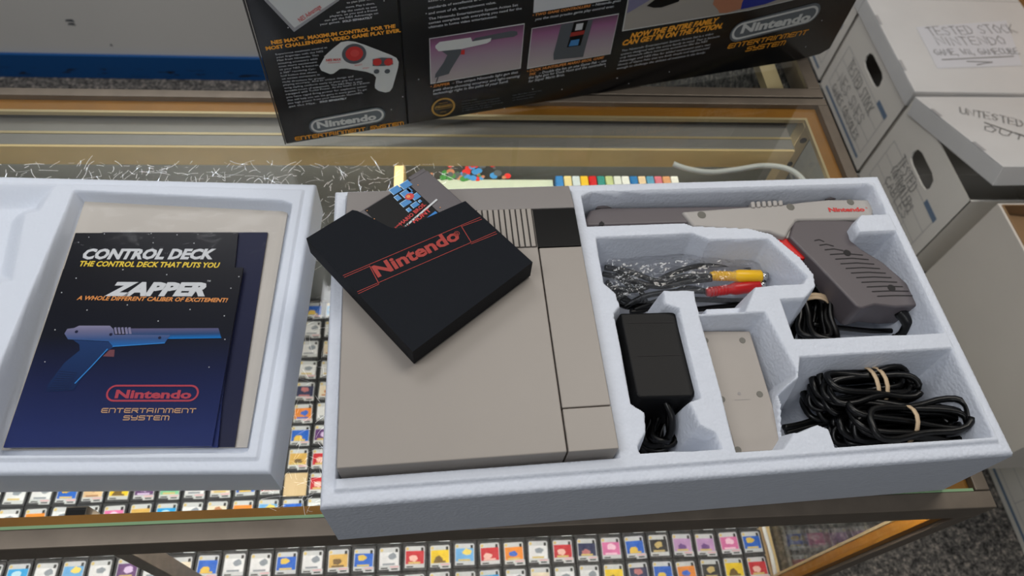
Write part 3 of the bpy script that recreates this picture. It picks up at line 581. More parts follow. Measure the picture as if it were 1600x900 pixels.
# ------------------------------------------------------------------ AV cable in a clear bag
av = empty('av_cable', onz(1060, 445, .03), 'black audio video cable with yellow and red plugs in the clear bag', 'cable')
t = MB(); 
def pz(*L): return bez([onz(u, v, z) for u, v, z in L], 8)
for L in ([(945, 418, .060), (985, 425, .066), (1030, 440, .068), (1070, 432, .070), (1112, 432, .072)], [(942, 428, .056), (980, 437, .062), (1030, 448, .064), (1075, 440, .068), (1112, 436, .071)], [(955, 450, .045), (1000, 452, .052), (1045, 430, .066), (1090, 416, .066), (1150, 414, .060), (1195, 425, .055)],
          [(975, 480, .040), (1010, 462, .05), (1060, 455, .06), (1100, 455, .064)], [(948, 440, .04), (975, 468, .04), (1020, 474, .04), (1080, 468, .045), (1150, 470, .042), (1190, 468, .04)], [(990, 485, .04), (1040, 465, .05), (1075, 450, .055), (1120, 462, .056)], [(960, 430, .05), (985, 450, .05), (965, 470, .04), (985, 480, .035), (1010, 470, .035)],
          [(950, 445, .04), (1000, 480, .035), (1060, 485, .035), (1120, 480, .035), (1170, 474, .04)], [(945, 412, .05), (990, 440, .05), (1010, 480, .04), (985, 488, .04)]):
    t.tube(pz(*L), .0027, k=7)
t.build('cord', 'cord', av, True)
def plug(p0, p1, m, ang=0):
    a = Vector(p0); b = Vector(p1); d = b-a
    t = MB(); t.tube([a+d*f for f in (0, .02, .45, .47, .55, .98, 1)], [.0038, .0040, .0046, .0052, .0062, .0062, .0052], k=14); o = t.build('plug', m, av, True)
    for k in range(6): f = .06+k*.06; MB().tube([a+d*f, a+d*(f+.022)], .0049, k=14).build('strain_ridge', m, o)
    MB().tube([b, b+d.normalized()*.006], .0042, k=12).build('plug_ring', 'metal', o, True)
plug(onz(1110, 431, .071), onz(1189, 432, .071), 'plugy'); plug(onz(1104, 457, .064), onz(1186, 446, .066), 'plugr'); 
def sheet(name, m, pts, nx, ny, amp, seed, label, cat, zf=None, loc=None):
    rg = random.Random(seed); a, b, c, d = [Vector(p) for p in pts]; vs = []; fs = []
    ks = [(rg.uniform(-9, 9), rg.uniform(-9, 9), rg.uniform(0, 6), rg.uniform(.3, 1)) for _ in range(9)]
    for j in range(ny+1):
        for i in range(nx+1):
            u, v = i/nx, j/ny; p = (a*(1-u)+b*u)*(1-v)+(d*(1-u)+c*u)*v
            zz = sum(w*abs(math.sin(kx*u*2+ky*v*2+ph)) for kx, ky, ph, w in ks)/9*amp
            vs.append(p+Vector((0, 0, zz+(zf(u, v) if zf else 0))))
    for j in range(ny):
        for i in range(nx): k = j*(nx+1)+i; fs.append((k, k+1, k+nx+2, k+nx+1))
    return tag(MB().add(vs, fs).build(name, m, smooth=False, loc=loc or a), label, cat)
sheet('plastic_bag', 'bag2', [onz(938, 480, .050), onz(1190, 478, .050), onz(1200, 412, .056), onz(936, 405, .056)], 34, 16, .016, 4, 'crinkled clear plastic bag around the audio video cable', 'plastic bag', lambda u, v: .020*math.sin(math.pi*u)**.5*math.sin(math.pi*v)**.5)

# ------------------------------------------------------------------ left foam tray with the manuals
LR = .050
lid = empty('foam_tray', (-.3, .16, 0), 'shallow white foam tray holding the printed manuals', 'foam tray')
LA = -.030
lc, ls = math.cos(LA), math.sin(LA); LO = onz(420, 737, LR)        # front right corner
def ll(u, v, z=LR): p = onz(u, v, z)-LO; return (lc*p.x+ls*p.y, -ls*p.x+lc*p.y)
pk = [ll(456, 316), ll(386, 706), ll(-60, 712)]
LH = ll(482, 283)[1]; pk = [ll(440, 312), ll(457, 318), ll(388, 703), ll(380, 707)]
pkx0 = ll(112, 300)[0]; pk += [(pkx0-.004, ll(0, 712)[1]), (pkx0+.001, ll(115, 297)[1])]
hump = [ll(-240, 286), ll(88, 288), ll(62, 330), ll(40, 335), ll(20, 440), ll(-240, 470)]
hump2 = [ll(-240, 300), ll(74, 301), ll(55, 324), ll(-240, 330)]
foam('tray_body', -.53, 0, 0, LH, LR, [(pk, lambda X, Y: np.clip(.0118+.09*(Y-.030), .010, .04), .005, 0), (hump, .036, .020, 0), (hump2, .028, .016, 0)], [], .00125, (LO.x, LO.y), LA, 'foam2', lid)
def LPl(z): return Plane((0, .05, z), (1, 0, 0), (0, 1, .09))      # stack leans up towards the back
def onl(u, v, z): q = LPl(z); return q.w(*q.px(u, v))
def sheetthing(name, quad, z0, z1_, m, label, cat):
    tp__ = [onl(u, v, z1_) for u, v in quad]; b0 = tp__[3]; nn = LPl(0).n*(z1_-z0)
    e = empty(name, (b0.x, b0.y, z0), label, cat)
    MB().prism([p-nn for p in tp__], tp__).build('cover', m, e); return e
sheetthing('folded_poster', ((133, 313), (452, 317), (386, 699), (2, 703)), .0126, .0150, 'poster', 'beige folded paper sheet at the bottom of the left foam tray', 'poster')
sheetthing('booklet', ((160, 363), (418, 363), (366, 698), (40, 699)), .0152, .0175, 'navy', 'plain navy blue booklet mostly hidden under the two manuals', 'booklet')
M['mandk'] = gradmat('manual_cover_night', ((0, (.13, .18, .38)), (.35, (.11, .14, .28)), (.6, (.09, .10, .14)), (1, (.10, .10, .12))), 1, .28)
m1 = sheetthing('manual', ((118, 364), (372, 363), (340, 699), (8, 698)), .0177, .0200, 'mandk', 'black manual with white and yellow console title, partly covered', 'manual')
m2 = sheetthing('manual', ((99, 420), (380, 418), (331, 697), (5, 699)), .0202, .0228, 'mandk', 'dark blue manual with a blue light gun on its cover', 'manual')
p1_ = LPl(.0200); p2_ = LPl(.0228)
za = zo(0, 280, 3.2143); zb = zo(0, 500, 3.2653)
t = MB(); text(t, p1_, 'CONTROL DECK', za(412, 400), za(1078, 400), .0108, .0003, .05, .25); t.build('title_lettering', 'white', m1)
t = MB(); text(t, p1_, 'THE CONTROL DECK THAT PUTS YOU', za(398, 437), za(1102, 445), .0056, .0003, .03, .2); t.build('tagline_lettering', 'yellow', m1)
t = MB(); text(t, p2_, 'ZAPPER', za(527, 582), za(1030, 584), .0132, .0003, .06, .3); text(t, p2_, '\u2122', za(1038, 522), za(1056, 522), .003, .0003); t.build('title_lettering', 'white', m2)
t = MB(); text(t, p2_, 'A WHOLE DIFFERENT CALIBER OF EXCITEMENT!', za(385, 606), za(1143, 618), .0042, .0003, .03, .25); t.build('tagline_lettering', 'orange2', m2)
t = MB()
for p in ((395,318),(447,292),(525,275),(760,273),(890,280),(995,278),(1062,272),(770,320),(975,322),(540,352)): disc_on(t, p1_, za(*p), .0005, .0003, 0, 6)
t.build('printed_star', 'white', m1)
t = MB()
for p in ((838,480),(618,455),(1160,548),(640,632),(438,658),(955,655),(1127,687),(795,713),(277,757),(245,655),(383,498),(310,570),(1130,805),(1200,490)): disc_on(t, p2_, za(*p), .0006, .0003, 0, 6)
for p in ((1067, 241), (230, 214), (1148, 100)): disc_on(t, p2_, zb(*p), .0005, .0003, 0, 6)
t.build('printed_star', 'white', m2)
M['gunbl'] = gradmat('gun_art_body', ((0, (.10, .40, .68)), (.35, (.22, .33, .52)), (.75, (.42, .42, .54)), (1, (.52, .51, .62))), 1, .3)
M['gunbarrel'] = gradmat('gun_art_barrel', ((0, (.06, .45, .75)), (.4, (.16, .28, .45)), (1, (.38, .36, .48))), 1, .3)
M['gungrip'] = gradmat('gun_art_grip', ((0, (.07, .15, .30)), (1, (.13, .23, .40))), 1, .3)
t = MB(); shape(t, p2_, [zb(*p) for p in ((640, 44), (1115, 42), (1130, 93), (870, 97), (640, 90))], .0003); t.build('gun_picture_barrel', 'gunbarrel', m2)
t = MB(); shape(t, p2_, [zb(*p) for p in ((375, 103), (560, 112), (580, 140), (525, 172), (405, 312), (378, 358), (235, 367), (245, 330), (330, 218), (408, 155), (405, 125))], .0003); t.build('gun_picture_grip', 'gungrip', m2)
t = MB(); ln(t, p2_, [zb(548, 150), zb(470, 235), zb(385, 322)], .0010, .0004); ln(t, p2_, [zb(578, 136), zb(840, 118)], .0009, .0006); t.build('gun_picture_edge', 'cyan', m2)
t = MB(); shape(t, p2_, [zb(*p) for p in ((330, 70), (345, 46), (380, 42), (405, 30), (562, 30), (580, 48), (585, 76), (870, 78), (840, 121), (580, 138), (555, 110), (348, 100))], .0005); t.build('gun_picture_body', 'gunbl', m2)
t = MB()
for k in range(5): x = 583+k*18; shape(t, p2_, [zb(x, 40), zb(x+12, 38), zb(x+18, 72), zb(x+6, 73)], .0006)
t.build('gun_picture_rib', 'lav', m2)
t = MB()
for p in ((392, 61), (567, 75), (816, 92)): disc_on(t, p2_, zb(*p), .0014, .0007, 0, 10)
for k in range(9): a = (305-k*7, 262+k*12); c = (395-k*5, 272+k*10); ln(t, p2_, [zb(*a), zb(*c)], .0003, .0005)
t.build('gun_picture_screw', 'navy', m2)
t = MB(); shape(t, p2_, [zb(525, 186), zb(582, 188), zb(586, 152), zb(560, 152)], .0002); t.build('gun_picture_trigger', mat('print_dull_red', (.40, .20, .24), .4), m2)
M['dred'] = mat('print_deep_red', (.66, .20, .27), .35); M['tanp'] = mat('print_tan', (.76, .58, .42), .4)
t = MB(); stadium(t, p2_, zb(543, 374), zb(1015, 374), .0150, .0016, .0004); text(t, p2_, 'Nintendo', zb(585, 398), zb(975, 400), .0073, .0004, .04); t.build('emblem', 'dred', m2)
t = MB(); strokes(t, p2_, 'ENTERTAINMENT', zb(518, 472), zb(996, 473), .0034, .0008, .0004, 0, True); strokes(t, p2_, 'SYSTEM', zb(630, 510), zb(860, 510), .0034, .0008, .0004, 0, True); t.build('emblem_lettering', 'tanp', m2)
t = MB(); pp = LPl(.0150); text(t, pp, 'CB-U-NES', za(1352, 136), za(1418, 138), .0014, .0003, .01); t.build('lettering', 'dgrey', bpy.data.objects['folded_poster'])
sheet('plastic_bag', 'bag', [onl(8, 695, .0238), onl(372, 697, .0238), onl(440, 330, .0238), onl(135, 325, .0238)], 46, 50, .0016, 9, 'clear plastic bag lying over the manuals in the left foam tray', 'plastic bag')

# ------------------------------------------------------------------ big printed box sleeve standing across the counter
B0_ = onz(447, 225.5, .0006); _q = onz(1250, 94, .0006); bx = (_q-B0_).normalized(); B1_ = B0_+bx*.716
bp_ = Plane(B0_, bx, (0, 0, 1))
big = empty('printed_box_sleeve', B0_, 'large black printed cardboard box standing behind the two trays', 'box')
HT = .30; LEN = (B1_-B0_).length
cr_ = bp_.px(637.5, 190)[0]; rc = [bp_.px(1248, 92), bp_.px(1281, 76)]
back = -bp_.n
def slab(pts, t0, t1, name, m):
    fr_ = [bp_.w(a, b) for a, b in pts]; bk = [bp_.w(a, b)+back*(t0+(t1-t0)*b/HT)*-1 if False else bp_.w(a, b)+bp_.n*-(t0+(t1-t0)*b/HT) for a, b in pts]
    return MB().prism(bk, fr_).build(name, m, big, bevel=.0012)
slab([(.0005, 0), (cr_-.0008, 0), (cr_-.0008, HT), (.0005, HT)], .006, .022, 'end_panel', 'boxblk')
slab([(cr_+.0008, 0), (LEN-.045, 0), (LEN-.012, .0045), (LEN, .012), (LEN, HT), (cr_+.0008, HT)], .006, .022, 'back_panel', 'boxblk')
MB().prism([bp_.w(cr_-.0008, 0, -.004), bp_.w(cr_+.0008, 0, -.004), bp_.w(cr_+.0008, HT, -.004), bp_.w(cr_-.0008, HT, -.004)], [bp_.w(cr_-.0008, 0, -.0006), bp_.w(cr_+.0008, 0, -.0006), bp_.w(cr_+.0008, HT, -.0006), bp_.w(cr_-.0008, HT, -.0006)]).build('crease', 'black', big)
sd = [bp_.w(0, .0, 0), bp_.w(0, HT, 0), bp_.w(0, HT, -.022)+bx*-.003, bp_.w(0, 0, -.006)]
MB().add(sd+[p-bx*.0012 for p in sd], [(0, 3, 2, 1), (4, 5, 6, 7), (0, 1, 5, 4), (1, 2, 6, 5), (2, 3, 7, 6), (3, 0, 4, 7)]).build('side_fold', 'boxside', big)
zc = zo(370, 0, 3.75); zd = zo(640, 0, 4.0912); ze = zo(960, 0, 4.0912)
H1 = .0004
def T(items, m, name='lettering', bold=.01, shear=0, h=H1):
    t = MB()
    for it in items: text(t, bp_, it[0], it[1], it[2], it[3], h, it[4] if len(it) > 4 else bold, shear)
    return t.build(name, m, big)
def S(polys, mats, name):
    t = MB()
    for q, h, m in polys: shape(t, bp_, q, h, m)
    return t.build(name, mats, big)
# end panel
S([([zc(*p) for p in ((100, -60), (660, -60), (600, 0), (335, 186), (160, 0))], .0002, 0), ([zc(*p) for p in ((335, 186), (600, 2), (600, -14), (338, 162), (165, -20), (150, -12))], .0003, 1)], ['silver', 'grey'], 'device_picture')
T([('NES Advantage', zc(372, 128), zc(497, 42), 7.0)], 'red', shear=.1, h=.0006)
T([('to plan your next', zc(645, 20), zc(800, -4), 3.2), ('move. Play it alone,', zc(640, 47), zc(808, 22), 3.2), ('or flip the switch to two', zc(585, 77), zc(820, 43), 3.2), ('players, so you and a friend', zc(545, 100), zc(822, 62), 3.2), ('can get the NES Advantage on', zc(515, 124), zc(828, 80), 3.2), ('your games.', zc(487, 147), zc(605, 130), 3.2), ('SOLD SEPARATELY', zc(620, 130), zc(795, 106), 3.2, .04)], 'txt')
T([('NES MAX\u2122. MAXIMUM CONTROL FOR THE', zc(203, 258), zc(930, 160), 5.8), ('MOST CHALLENGING VIDEO GAME PLAY EVER.', zc(172, 293), zc(962, 185), 5.8)], 'orange', bold=.045)
para = ['Experience maximum control at', 'your fingertips with the NES', 'Max from Nintendo. This', 'amazing accessory adds', 'even more excitement', 'to your NES. It features', 'a 360\u00b0 revolving Cyc-', 'loid button that allows', 'on screen movement in', 'multi directions for greater', 'playing accuracy. And its unique design and', 'wing styling conform easily to your grip for com-', 'fortable hours of enjoyment. The NES Max is also', 'equipped with Turbo Power. At the touch of a button', 'you have rapid firing power for explosive action', 'that will help you win the game in every game. To get', 'this high power from your Nintendo GameNES,', 'get the Max.']
ends = [(530, 280), (506, 303), (480, 326), (474, 346), (470, 366), (478, 383), (462, 405), (468, 424), (486, 440), (518, 458), (682, 450), (737, 462), (735, 480), (778, 486), (760, 508), (762, 526), (738, 546), (465, 605)]
T([(L, zc(228+i*4.5, 322+i*18), zc(*ends[i]), 2.8) for i, L in enumerate(para)]+[('SOLD SEPARATELY', zc(486, 601), zc(645, 579), 2.8, .04)], 'txt', bold=.0)
S([([zc(*p) for p in ((483, 388), (520, 322), (560, 285), (610, 246), (650, 239), (690, 243), (745, 260), (900, 320), (935, 338), (948, 362), (945, 395), (912, 512), (895, 535), (870, 541), (830, 531), (810, 515), (808, 500), (816, 452), (800, 434), (760, 420), (640, 400), (605, 402), (565, 431), (545, 433), (495, 412))], .0003, 0)], ['silver'], 'controller_picture')
t = MB(); disc_on(t, bp_, zc(687, 314), .0125, .0006, 0); disc_on(t, bp_, zc(688, 312), .0090, .0008, 1); disc_on(t, bp_, zc(690, 308), .0045, .0010, 2)
shape(t, bp_, [zc(*p) for p in ((795, 345), (850, 335), (910, 338), (915, 375), (860, 385), (795, 385))], .0006, 0)
for p in ((822, 361), (888, 361)): disc_on(t, bp_, zc(*p), .0047, .0008, 1)
for p in ((818, 416), (881, 415)): disc_on(t, bp_, zc(*p), .0030, .0008, 0)
t.build('controller_button', ['dgrey', 'red', mat('print_bright_red', (.86, .30, .28), .4)], big)
T([('NES MAX', zc(522, 358), zc(612, 352), .0030, .03), ('Nintendo', zc(535, 370), zc(605, 365), 2.0), ('SELECT', zc(690, 385), zc(735, 380), .0016), ('START', zc(738, 402), zc(775, 398), .0016)], 'red', h=.0006)
M['pillf'] = mat('print_pill_grey', (.40, .43, .45), .3)
t = MB(); stadium(t, bp_, zc(424, 748), zc(870, 662), .0230, .0026, .0006, 1, 1); stadium(t, bp_, zc(434, 744), zc(860, 664), .0195, .0024, .0009, 0); text(t, bp_, 'Nintendo', zc(472, 748), zc(818, 696), .0096, .0009, .045, 0, 0); t.build('emblem', ['silver', 'pillf'], big)
t = MB(); strokes(t, bp_, 'ENTERTAINMENT', zc(345, 820), zc(752, 762), .0046, .0011, .0005, 0, True); strokes(t, bp_, 'SYSTEM', zc(785, 757), zc(975, 728), .0046, .0011, .0005, 0, True); t.build('emblem_lettering', 'orange', big)
# main panel
T([('assure you that the finest', zd(118, 12), zd(470, -40), 3.9), ('standards of excellence in workmanship', zd(118, 56), zd(600, -24), 3.9), ('and most of all, entertainment value.', zd(120, 92), zd(552, 20), 3.9), ('The Nintendo Entertainment System Action Set', zd(122, 127), zd(692, 36), 3.9), ('comes complete with everything you need for the', zd(122, 154), zd(716, 58), 3.9), ('ultimate in home video entertainment.', zd(122, 180), zd(560, 110), 3.9)], 'txt')
M['purple'] = gradmat('photo_purple', ((0, (.70, .67, .66)), (.45, (.64, .57, .62)), (.8, (.60, .40, .54)), (1, (.40, .28, .36))), 2, .3)
for Q in ([(125, 245), (735, 148), (710, 437), (133, 537)], [(780, 180), (1338, 85), (1283, 345), (750, 440)]):
    t = MB(); shape(t, bp_, [zd(*p) for p in Q], .0002); t.build('photo_border', 'silver', big)
    c = (sum(p[0] for p in Q)/4, sum(p[1] for p in Q)/4); t = MB(); shape(t, bp_, [zd(c[0]+(p[0]-c[0])*.985, c[1]+(p[1]-c[1])*.965) for p in Q], .0004); t.build('photo_print', 'purple', big)
S([([zd(*p) for p in ((395, 262), (420, 240), (650, 195), (685, 198), (690, 218), (668, 232), (520, 252))], .0006, 1), ([zd(*p) for p in ((163, 290), (190, 265), (330, 245), (390, 236), (400, 262), (522, 240), (515, 262), (490, 275), (330, 310), (185, 325), (165, 305))], .0008, 0), ([zd(*p) for p in ((200, 322), (330, 305), (325, 340), (258, 450), (250, 470), (160, 495), (165, 470), (215, 400), (240, 350))], .0007, 1), ([zd(*p) for p in ((330, 318), (352, 315), (350, 345), (325, 345))], .0009, 2), ([zd(*p) for p in ((178, 490), (184, 490), (172, 525), (165, 528))], .0007, 3)], ['silver', 'dgrey', 'red', 'black'], 'gun_photo')
S([([zd(*p) for p in ((968, 155), (1172, 122), (1118, 320), (1108, 362), (920, 381), (918, 345), (930, 300))], .0006, 0), ([zd(*p) for p in ((1050, 138), (1140, 126), (1090, 288), (1005, 300))], .0008, 1), ([zd(*p) for p in ((1030, 205), (1118, 190), (1112, 215), (1022, 232))], .0010, 2), ([zd(*p) for p in ((1030, 255), (1085, 246), (1075, 285), (1015, 293))], .0010, 3), ([zd(*p) for p in ((1065, 150), (1110, 143), (1100, 185), (1055, 192))], .0010, 4)], ['dgrey', 'black', 'sred', 'blue', 'white'], 'cartridge_photo')
for cap_ in (['\u2022 ZAPPER', zd(133, 560), zd(256, 540)], ['\u2022 TWO GAME CONTROLLERS', zd(785, 104), zd(1156, 42)]): T([(*cap_, 3.9, .03)], 'orange2', 'caption_title', shear=.2)
T([('\u2022 DUCK HUNT/SUPER MARIO BROS. GAME', zd(750, 462), zd(1242, 372), 3.9, .03), ('PAK', zd(765, 482), zd(808, 474), 3.9, .03)], 'orange2', 'caption_title', shear=.2)
T([('\u2013 The unique Nintendo light gun that', zd(270, 538), zd(692, 466), 3.9), ('puts sharp-shooting accuracy and light-sensing', zd(150, 583), zd(704, 490), 3.9), ('technology right in the palm of your hand.', zd(150, 606), zd(630, 525), 3.9)], 'txt', 'caption', shear=.15)
T([('\u2013 Nintendo gives', zd(1165, 40), zd(1348, 8), 3.9), ('you the most precise game play control ever.', zd(800, 130), zd(1306, 45), 3.9)], 'txt', 'caption', shear=.15)
T([('\u2013 Double the fun on one Game Pak \u2013 use', zd(825, 473), zd(1256, 392), 3.9), ('the light gun for Duck Hunt and the controllers', zd(760, 504), zd(1252, 412), 3.9), ('for Super Mario Bros.', zd(760, 526), zd(990, 482), 3.9)], 'txt', 'caption', shear=.15)
t = MB()
for r0, r1, m_ in ((.0142, .0118, 0),):
    a, b_ = bp_.px(*zd(215, 684)); k = 40
    t.add([bp_.w(a+r*math.cos(6.2832*i/k), b_+r*math.sin(6.2832*i/k), .0005) for r in (r0, r1) for i in range(k)], [(i, (i+1) % k, k+(i+1) % k, k+i) for i in range(k)])
stadium(t, bp_, zd(160, 690), zd(272, 672), .0060, .0005, .0005); text(t, bp_, 'Nintendo', zd(168, 692), zd(264, 676), .0034, .0005, .03)
text(t, bp_, 'ORIGINAL', zd(185, 664), zd(245, 655), .0018, .0005); text(t, bp_, 'SEAL', zd(195, 720), zd(235, 714), .0018, .0005)
t.build('seal_emblem', 'gold', big)
T([('MADE IN JAPAN', zd(332, 652), zd(432, 636), 2.0), ('Nintendo and Nintendo Entertainment', zd(332, 668), zd(575, 628), 2.0), ('System are trademarks of Nintendo', zd(333, 684), zd(580, 643), 2.0), ('of America Inc. All rights reserved by', zd(334, 698), zd(598, 656), 2.0), ('\u00a9 1988 Nintendo of America', zd(335, 712), zd(525, 682), 2.0)], 'dgrey', 'legal_print')
T([('Super Mario Bros. and Duck Hunt', zd(656, 612), zd(845, 580), 2.0), ('are trademarks of Nintendo', zd(656, 628), zd(805, 602), 2.0), ('of America Inc.', zd(656, 644), zd(795, 620), 2.0)], 'dgrey', 'legal_print')
S([([zd(*p) for p in ((797, -40), (790, 82), (1345, -12), (1350, -130))], .0003, 0)], ['white'], 'photo_print')
S([([ze(*p) for p in ((95, -60), (48, 200), (860, 66), (1160, -4), (1200, -120))], .0002, 0), ([ze(*p) for p in ((98, -60), (56, 192), (860, 60), (1150, -6), (1190, -120))], .0004, 1), ([ze(*p) for p in ((90, 20), (78, 85), (240, -10), (250, -60), (95, -60))], .0006, 2), ([ze(*p) for p in ((205, 36), (250, 48), (300, 46), (410, 8), (430, -40), (290, -30))], .0006, 3), ([ze(*p) for p in ((628, 25), (640, -20), (800, -60), (830, 10), (805, 55), (720, 80), (670, 82), (660, 60))], .0006, 4), ([ze(*p) for p in ((805, 58), (815, 15), (850, -60), (1100, -80), (1030, 0), (960, 25))], .0007, 5)], ['silver', mat('photo_table', (.63, .61, .58), .4), 'lav', 'black', 'skin', 'royal'], 'family_photo')
T([('NOW THE ENTIRE FAMILY', ze(98, 245), ze(662, 142), 8.0), ('CAN GET IN ON THE ACTION.', ze(48, 290), ze(685, 178), 8.0)], 'orange', bold=.05, shear=.25)
fam = ['The Nintendo Entertainment System Action Set is a video', 'system designed with the entire family in mind. That is because', 'only Nintendo offers innovative accessories like the NES', 'Advantage and NES Max for added excitement and a vast', 'library of Game Paks that are both simple and sophisticated', 'enough to challenge the abilities of everyone in the family.']
fe = [(630, 220), (670, 235), (592, 268), (612, 288), (605, 310), (580, 338)]
T([(L, ze(45-i*6, 330+i*22.5), ze(*fe[i]), 3.2) for i, L in enumerate(fam)], 'txt', shear=.15, bold=0)
t = MB(); stadium(t, bp_, ze(738, 218), ze(1312, 68), .0300, .003, .0006, 1, 1); stadium(t, bp_, ze(750, 210), ze(1298, 76), .0250, .0030, .0009, 0); text(t, bp_, 'Nintendo', ze(802, 210), ze(1244, 128), .0128, .0009, .045, 0, 0); t.build('emblem', ['silver', 'pillf'], big)
t = MB(); strokes(t, bp_, 'ENTERTAINMENT', ze(722, 308), ze(1222, 216), .0062, .0013, .0005, 0, True, slant=.2); strokes(t, bp_, 'SYSTEM', ze(838, 326), ze(1080, 284), .0062, .0013, .0005, 0, True, slant=.2); t.build('emblem_lettering', 'orange', big)
t = MB()
for p in ((515, 328), (905, 640), (972, 565), (1065, 463), (862, 3), (300, 160)): disc_on(t, bp_, zc(*p), .0007, .0005, 0, 6)
for p in ((57, 507), (605, 690), (973, 570), (1328, 498), (787, 568), (430, 727), (1250, 422), (105, 85)): disc_on(t, bp_, zd(*p), .0007, .0005, 0, 6)
for p in ((15, 497), (350, 457), (90, 533), (1222, 298), (1325, 130)): disc_on(t, bp_, ze(*p), .0007, .0005, 0, 6)
t.build('printed_star', 'white', big)

# ------------------------------------------------------------------ game cards on the lower shelf
ROWY = [.0505-.0373*1+.0373*k for k in range(13)]; CX = lambda k: -.115+.03555*k
tray_z = SHZ
ART = dict(white=((.90, .90, .91), (.55, .58, .62)), cream=((.92, .86, .76), (.75, .50, .35)), cyan=((.10, .62, .88), (.75, .90, .95)), blue=((.10, .38, .78), (.90, .75, .30)), lightblue=((.42, .68, .90), (.95, .85, .40)), purple=((.38, .22, .45), (.85, .75, .90)), gold=((.85, .68, .35), (.45, .35, .20)), red=((.78, .16, .20), (.95, .75, .70)), yellow=((.95, .80, .15), (.45, .35, .15)), orange=((.93, .55, .18), (.20, .40, .80)), navy=((.14, .17, .32), (.75, .45, .45)), pink=((.88, .45, .66), (.98, .80, .88)), lilac=((.75, .58, .78), (.45, .30, .55)), green=((.50, .80, .62), (.90, .95, .90)), tan=((.90, .76, .58), (.70, .50, .35)), black=((.15, .15, .16), (.80, .70, .45)))
CB = MB(); s_ = .0165
outl = [(-.0165, -.0175), (.0165, -.0175), (.0165, .0160), (.0148, .0180), (-.0165, .0180)]
CB.prism([(x, y, 0) for x, y in outl], [(x, y, .0038) for x, y in outl])
M['cardblk'] = mat('card_black_plastic', (.20, .20, .21), .5)
def quad(mb, x0, y0, x1, y1, z, m): mb.add([(x0, y0, z), (x1, y0, z), (x1, y1, z), (x0, y1, z)], [(0, 1, 2, 3)], m)
proto = {}
o = CB.build('game_card', 'cardblk'); body_me = o.data; bpy.data.objects.remove(o)
lab_me = {}; rk = random.Random(5)
for nme, (c0_, c1_) in ART.items():
    ma = mat('card_art_'+nme, c0_, .45, var=.10, vscale=120); mb_ = mat('card_accent_'+nme, c1_, .45)
    for v_ in range(2):
        t = MB(); z = .00385
        o2 = [(-.0138, -.0140), (.0138, -.0140), (.0138, .0135), (.0122, .0152), (-.0122, .0152), (-.0138, .0135)]
        t.poly([(x, y, z) for x, y in o2], 0); quad(t, -.0128, -.0088, .0128, .0088, z+.0001, 1)
        k = 14; cx_, cy_ = rk.uniform(-.004, .004), rk.uniform(-.004, .004); t.poly([(cx_+rk.uniform(.8, 1.2)*.0062*math.cos(6.283*i/k), cy_+.0046*rk.uniform(.7, 1.2)*math.sin(6.283*i/k), z+.0002) for i in range(k)], 2)
        quad(t, -.009, -.0085, .008, -.0060, z+.0003, 2 if v_ else 3); quad(t, .0085, .0085, .0120, .0132, z+.0003, 4); t.poly([(-.0108+.0022*math.cos(.785*i), .0118+.0022*math.sin(.785*i), z+.0003) for i in range(8)], 3); quad(t, -.0115, -.0133, -.002, -.0116, z+.0003, 4)
        o = t.build('label', ['white', ma, mb_, 'seal', 'code']); lab_me[nme, v_] = o.data; bpy.data.objects.remove(o)
t = MB(); quad(t, .000, -.0165, .0150, -.0095, .0043, 0); quad(t, .0012, -.0118, .0135, -.0106, .0044, 1); quad(t, .0030, -.0150, .0120, -.0132, .0044, 2)
o = t.build('price_sticker', ['white', 'pink', 'code']); stk_me = o.data; bpy.data.objects.remove(o)
FRONT = dict(zip(range(-12, 19), ['white', 'cyan', 'white', 'lightblue', 'white', 'purple', 'white', 'cream', 'blue', 'white', 'white', 'blue', 'white', 'gold', 'blue', 'white', 'red', 'yellow', 'lightblue', 'red', 'orange', 'white', 'red', 'navy', 'pink', 'blue', 'black', 'lilac', 'lilac', 'pink', 'blue']))
ROW0 = {13: 'navy', 14: 'blue', 15: 'orange', 16: 'black', 17: 'yellow', 18: 'red'}
ROW4 = dict(zip(range(-12, 1), ['white', 'white', 'blue', 'tan', 'yellow', 'purple', 'green', 'white', 'cream', 'blue', 'red', None, 'red']))
ROW3 = dict(zip(range(-12, 1), ['white', 'orange', 'white', 'white', 'pink', 'gold', 'cyan', 'white', 'cream', 'orange', 'lightblue', 'blue', 'white']))
COLM = {5: 'gold', 6: 'blue', 7: 'orange', 8: 'navy', 9: 'white', 10: 'white', 11: 'white', 12: 'blue'}
ORD = ['first', 'second', 'third', 'fourth', 'fifth', 'sixth', 'seventh', 'eighth', 'ninth', 'tenth', 'eleventh', 'twelfth', 'thirteenth', 'fourteenth', 'fifteenth', 'sixteenth', 'seventeenth', 'eighteenth', 'nineteenth', 'twentieth', 'twenty-first', 'twenty-second', 'twenty-third', 'twenty-fourth', 'twenty-fifth', 'twenty-sixth', 'twenty-seventh', 'twenty-eighth', 'twenty-ninth', 'thirtieth', 'thirty-first', 'thirty-second', 'thirty-third']
rk = random.Random(12); pool = ['white']*12+['cream']*3+list(ART)
tr = empty('card_tray', (.0, .25, SHZ), 'black card tray with rows of game cards on the lower shelf', 'tray')
MB().box((X0+.03, -.004, SHZ), (.538, .482, SHZ+.0015)).build('tray_floor', 'trayblk', tr)
t = 0
for r in range(14):
    y = ROWY[0]-.0373/2+.0373*r
    if y < .482: MB().box((X0+.03, y-.0012, SHZ+.0015), (.538, y+.0012, SHZ+.0035)).build('row_divider', 'trayblk', tr)
e_ = MB().box((CX(-1)-.0165, ROWY[4]-.018, SHZ+.0016), (CX(-1)+.0165, ROWY[4]+.018, SHZ+.0022)).build('empty_slot', 'shelf', tr)
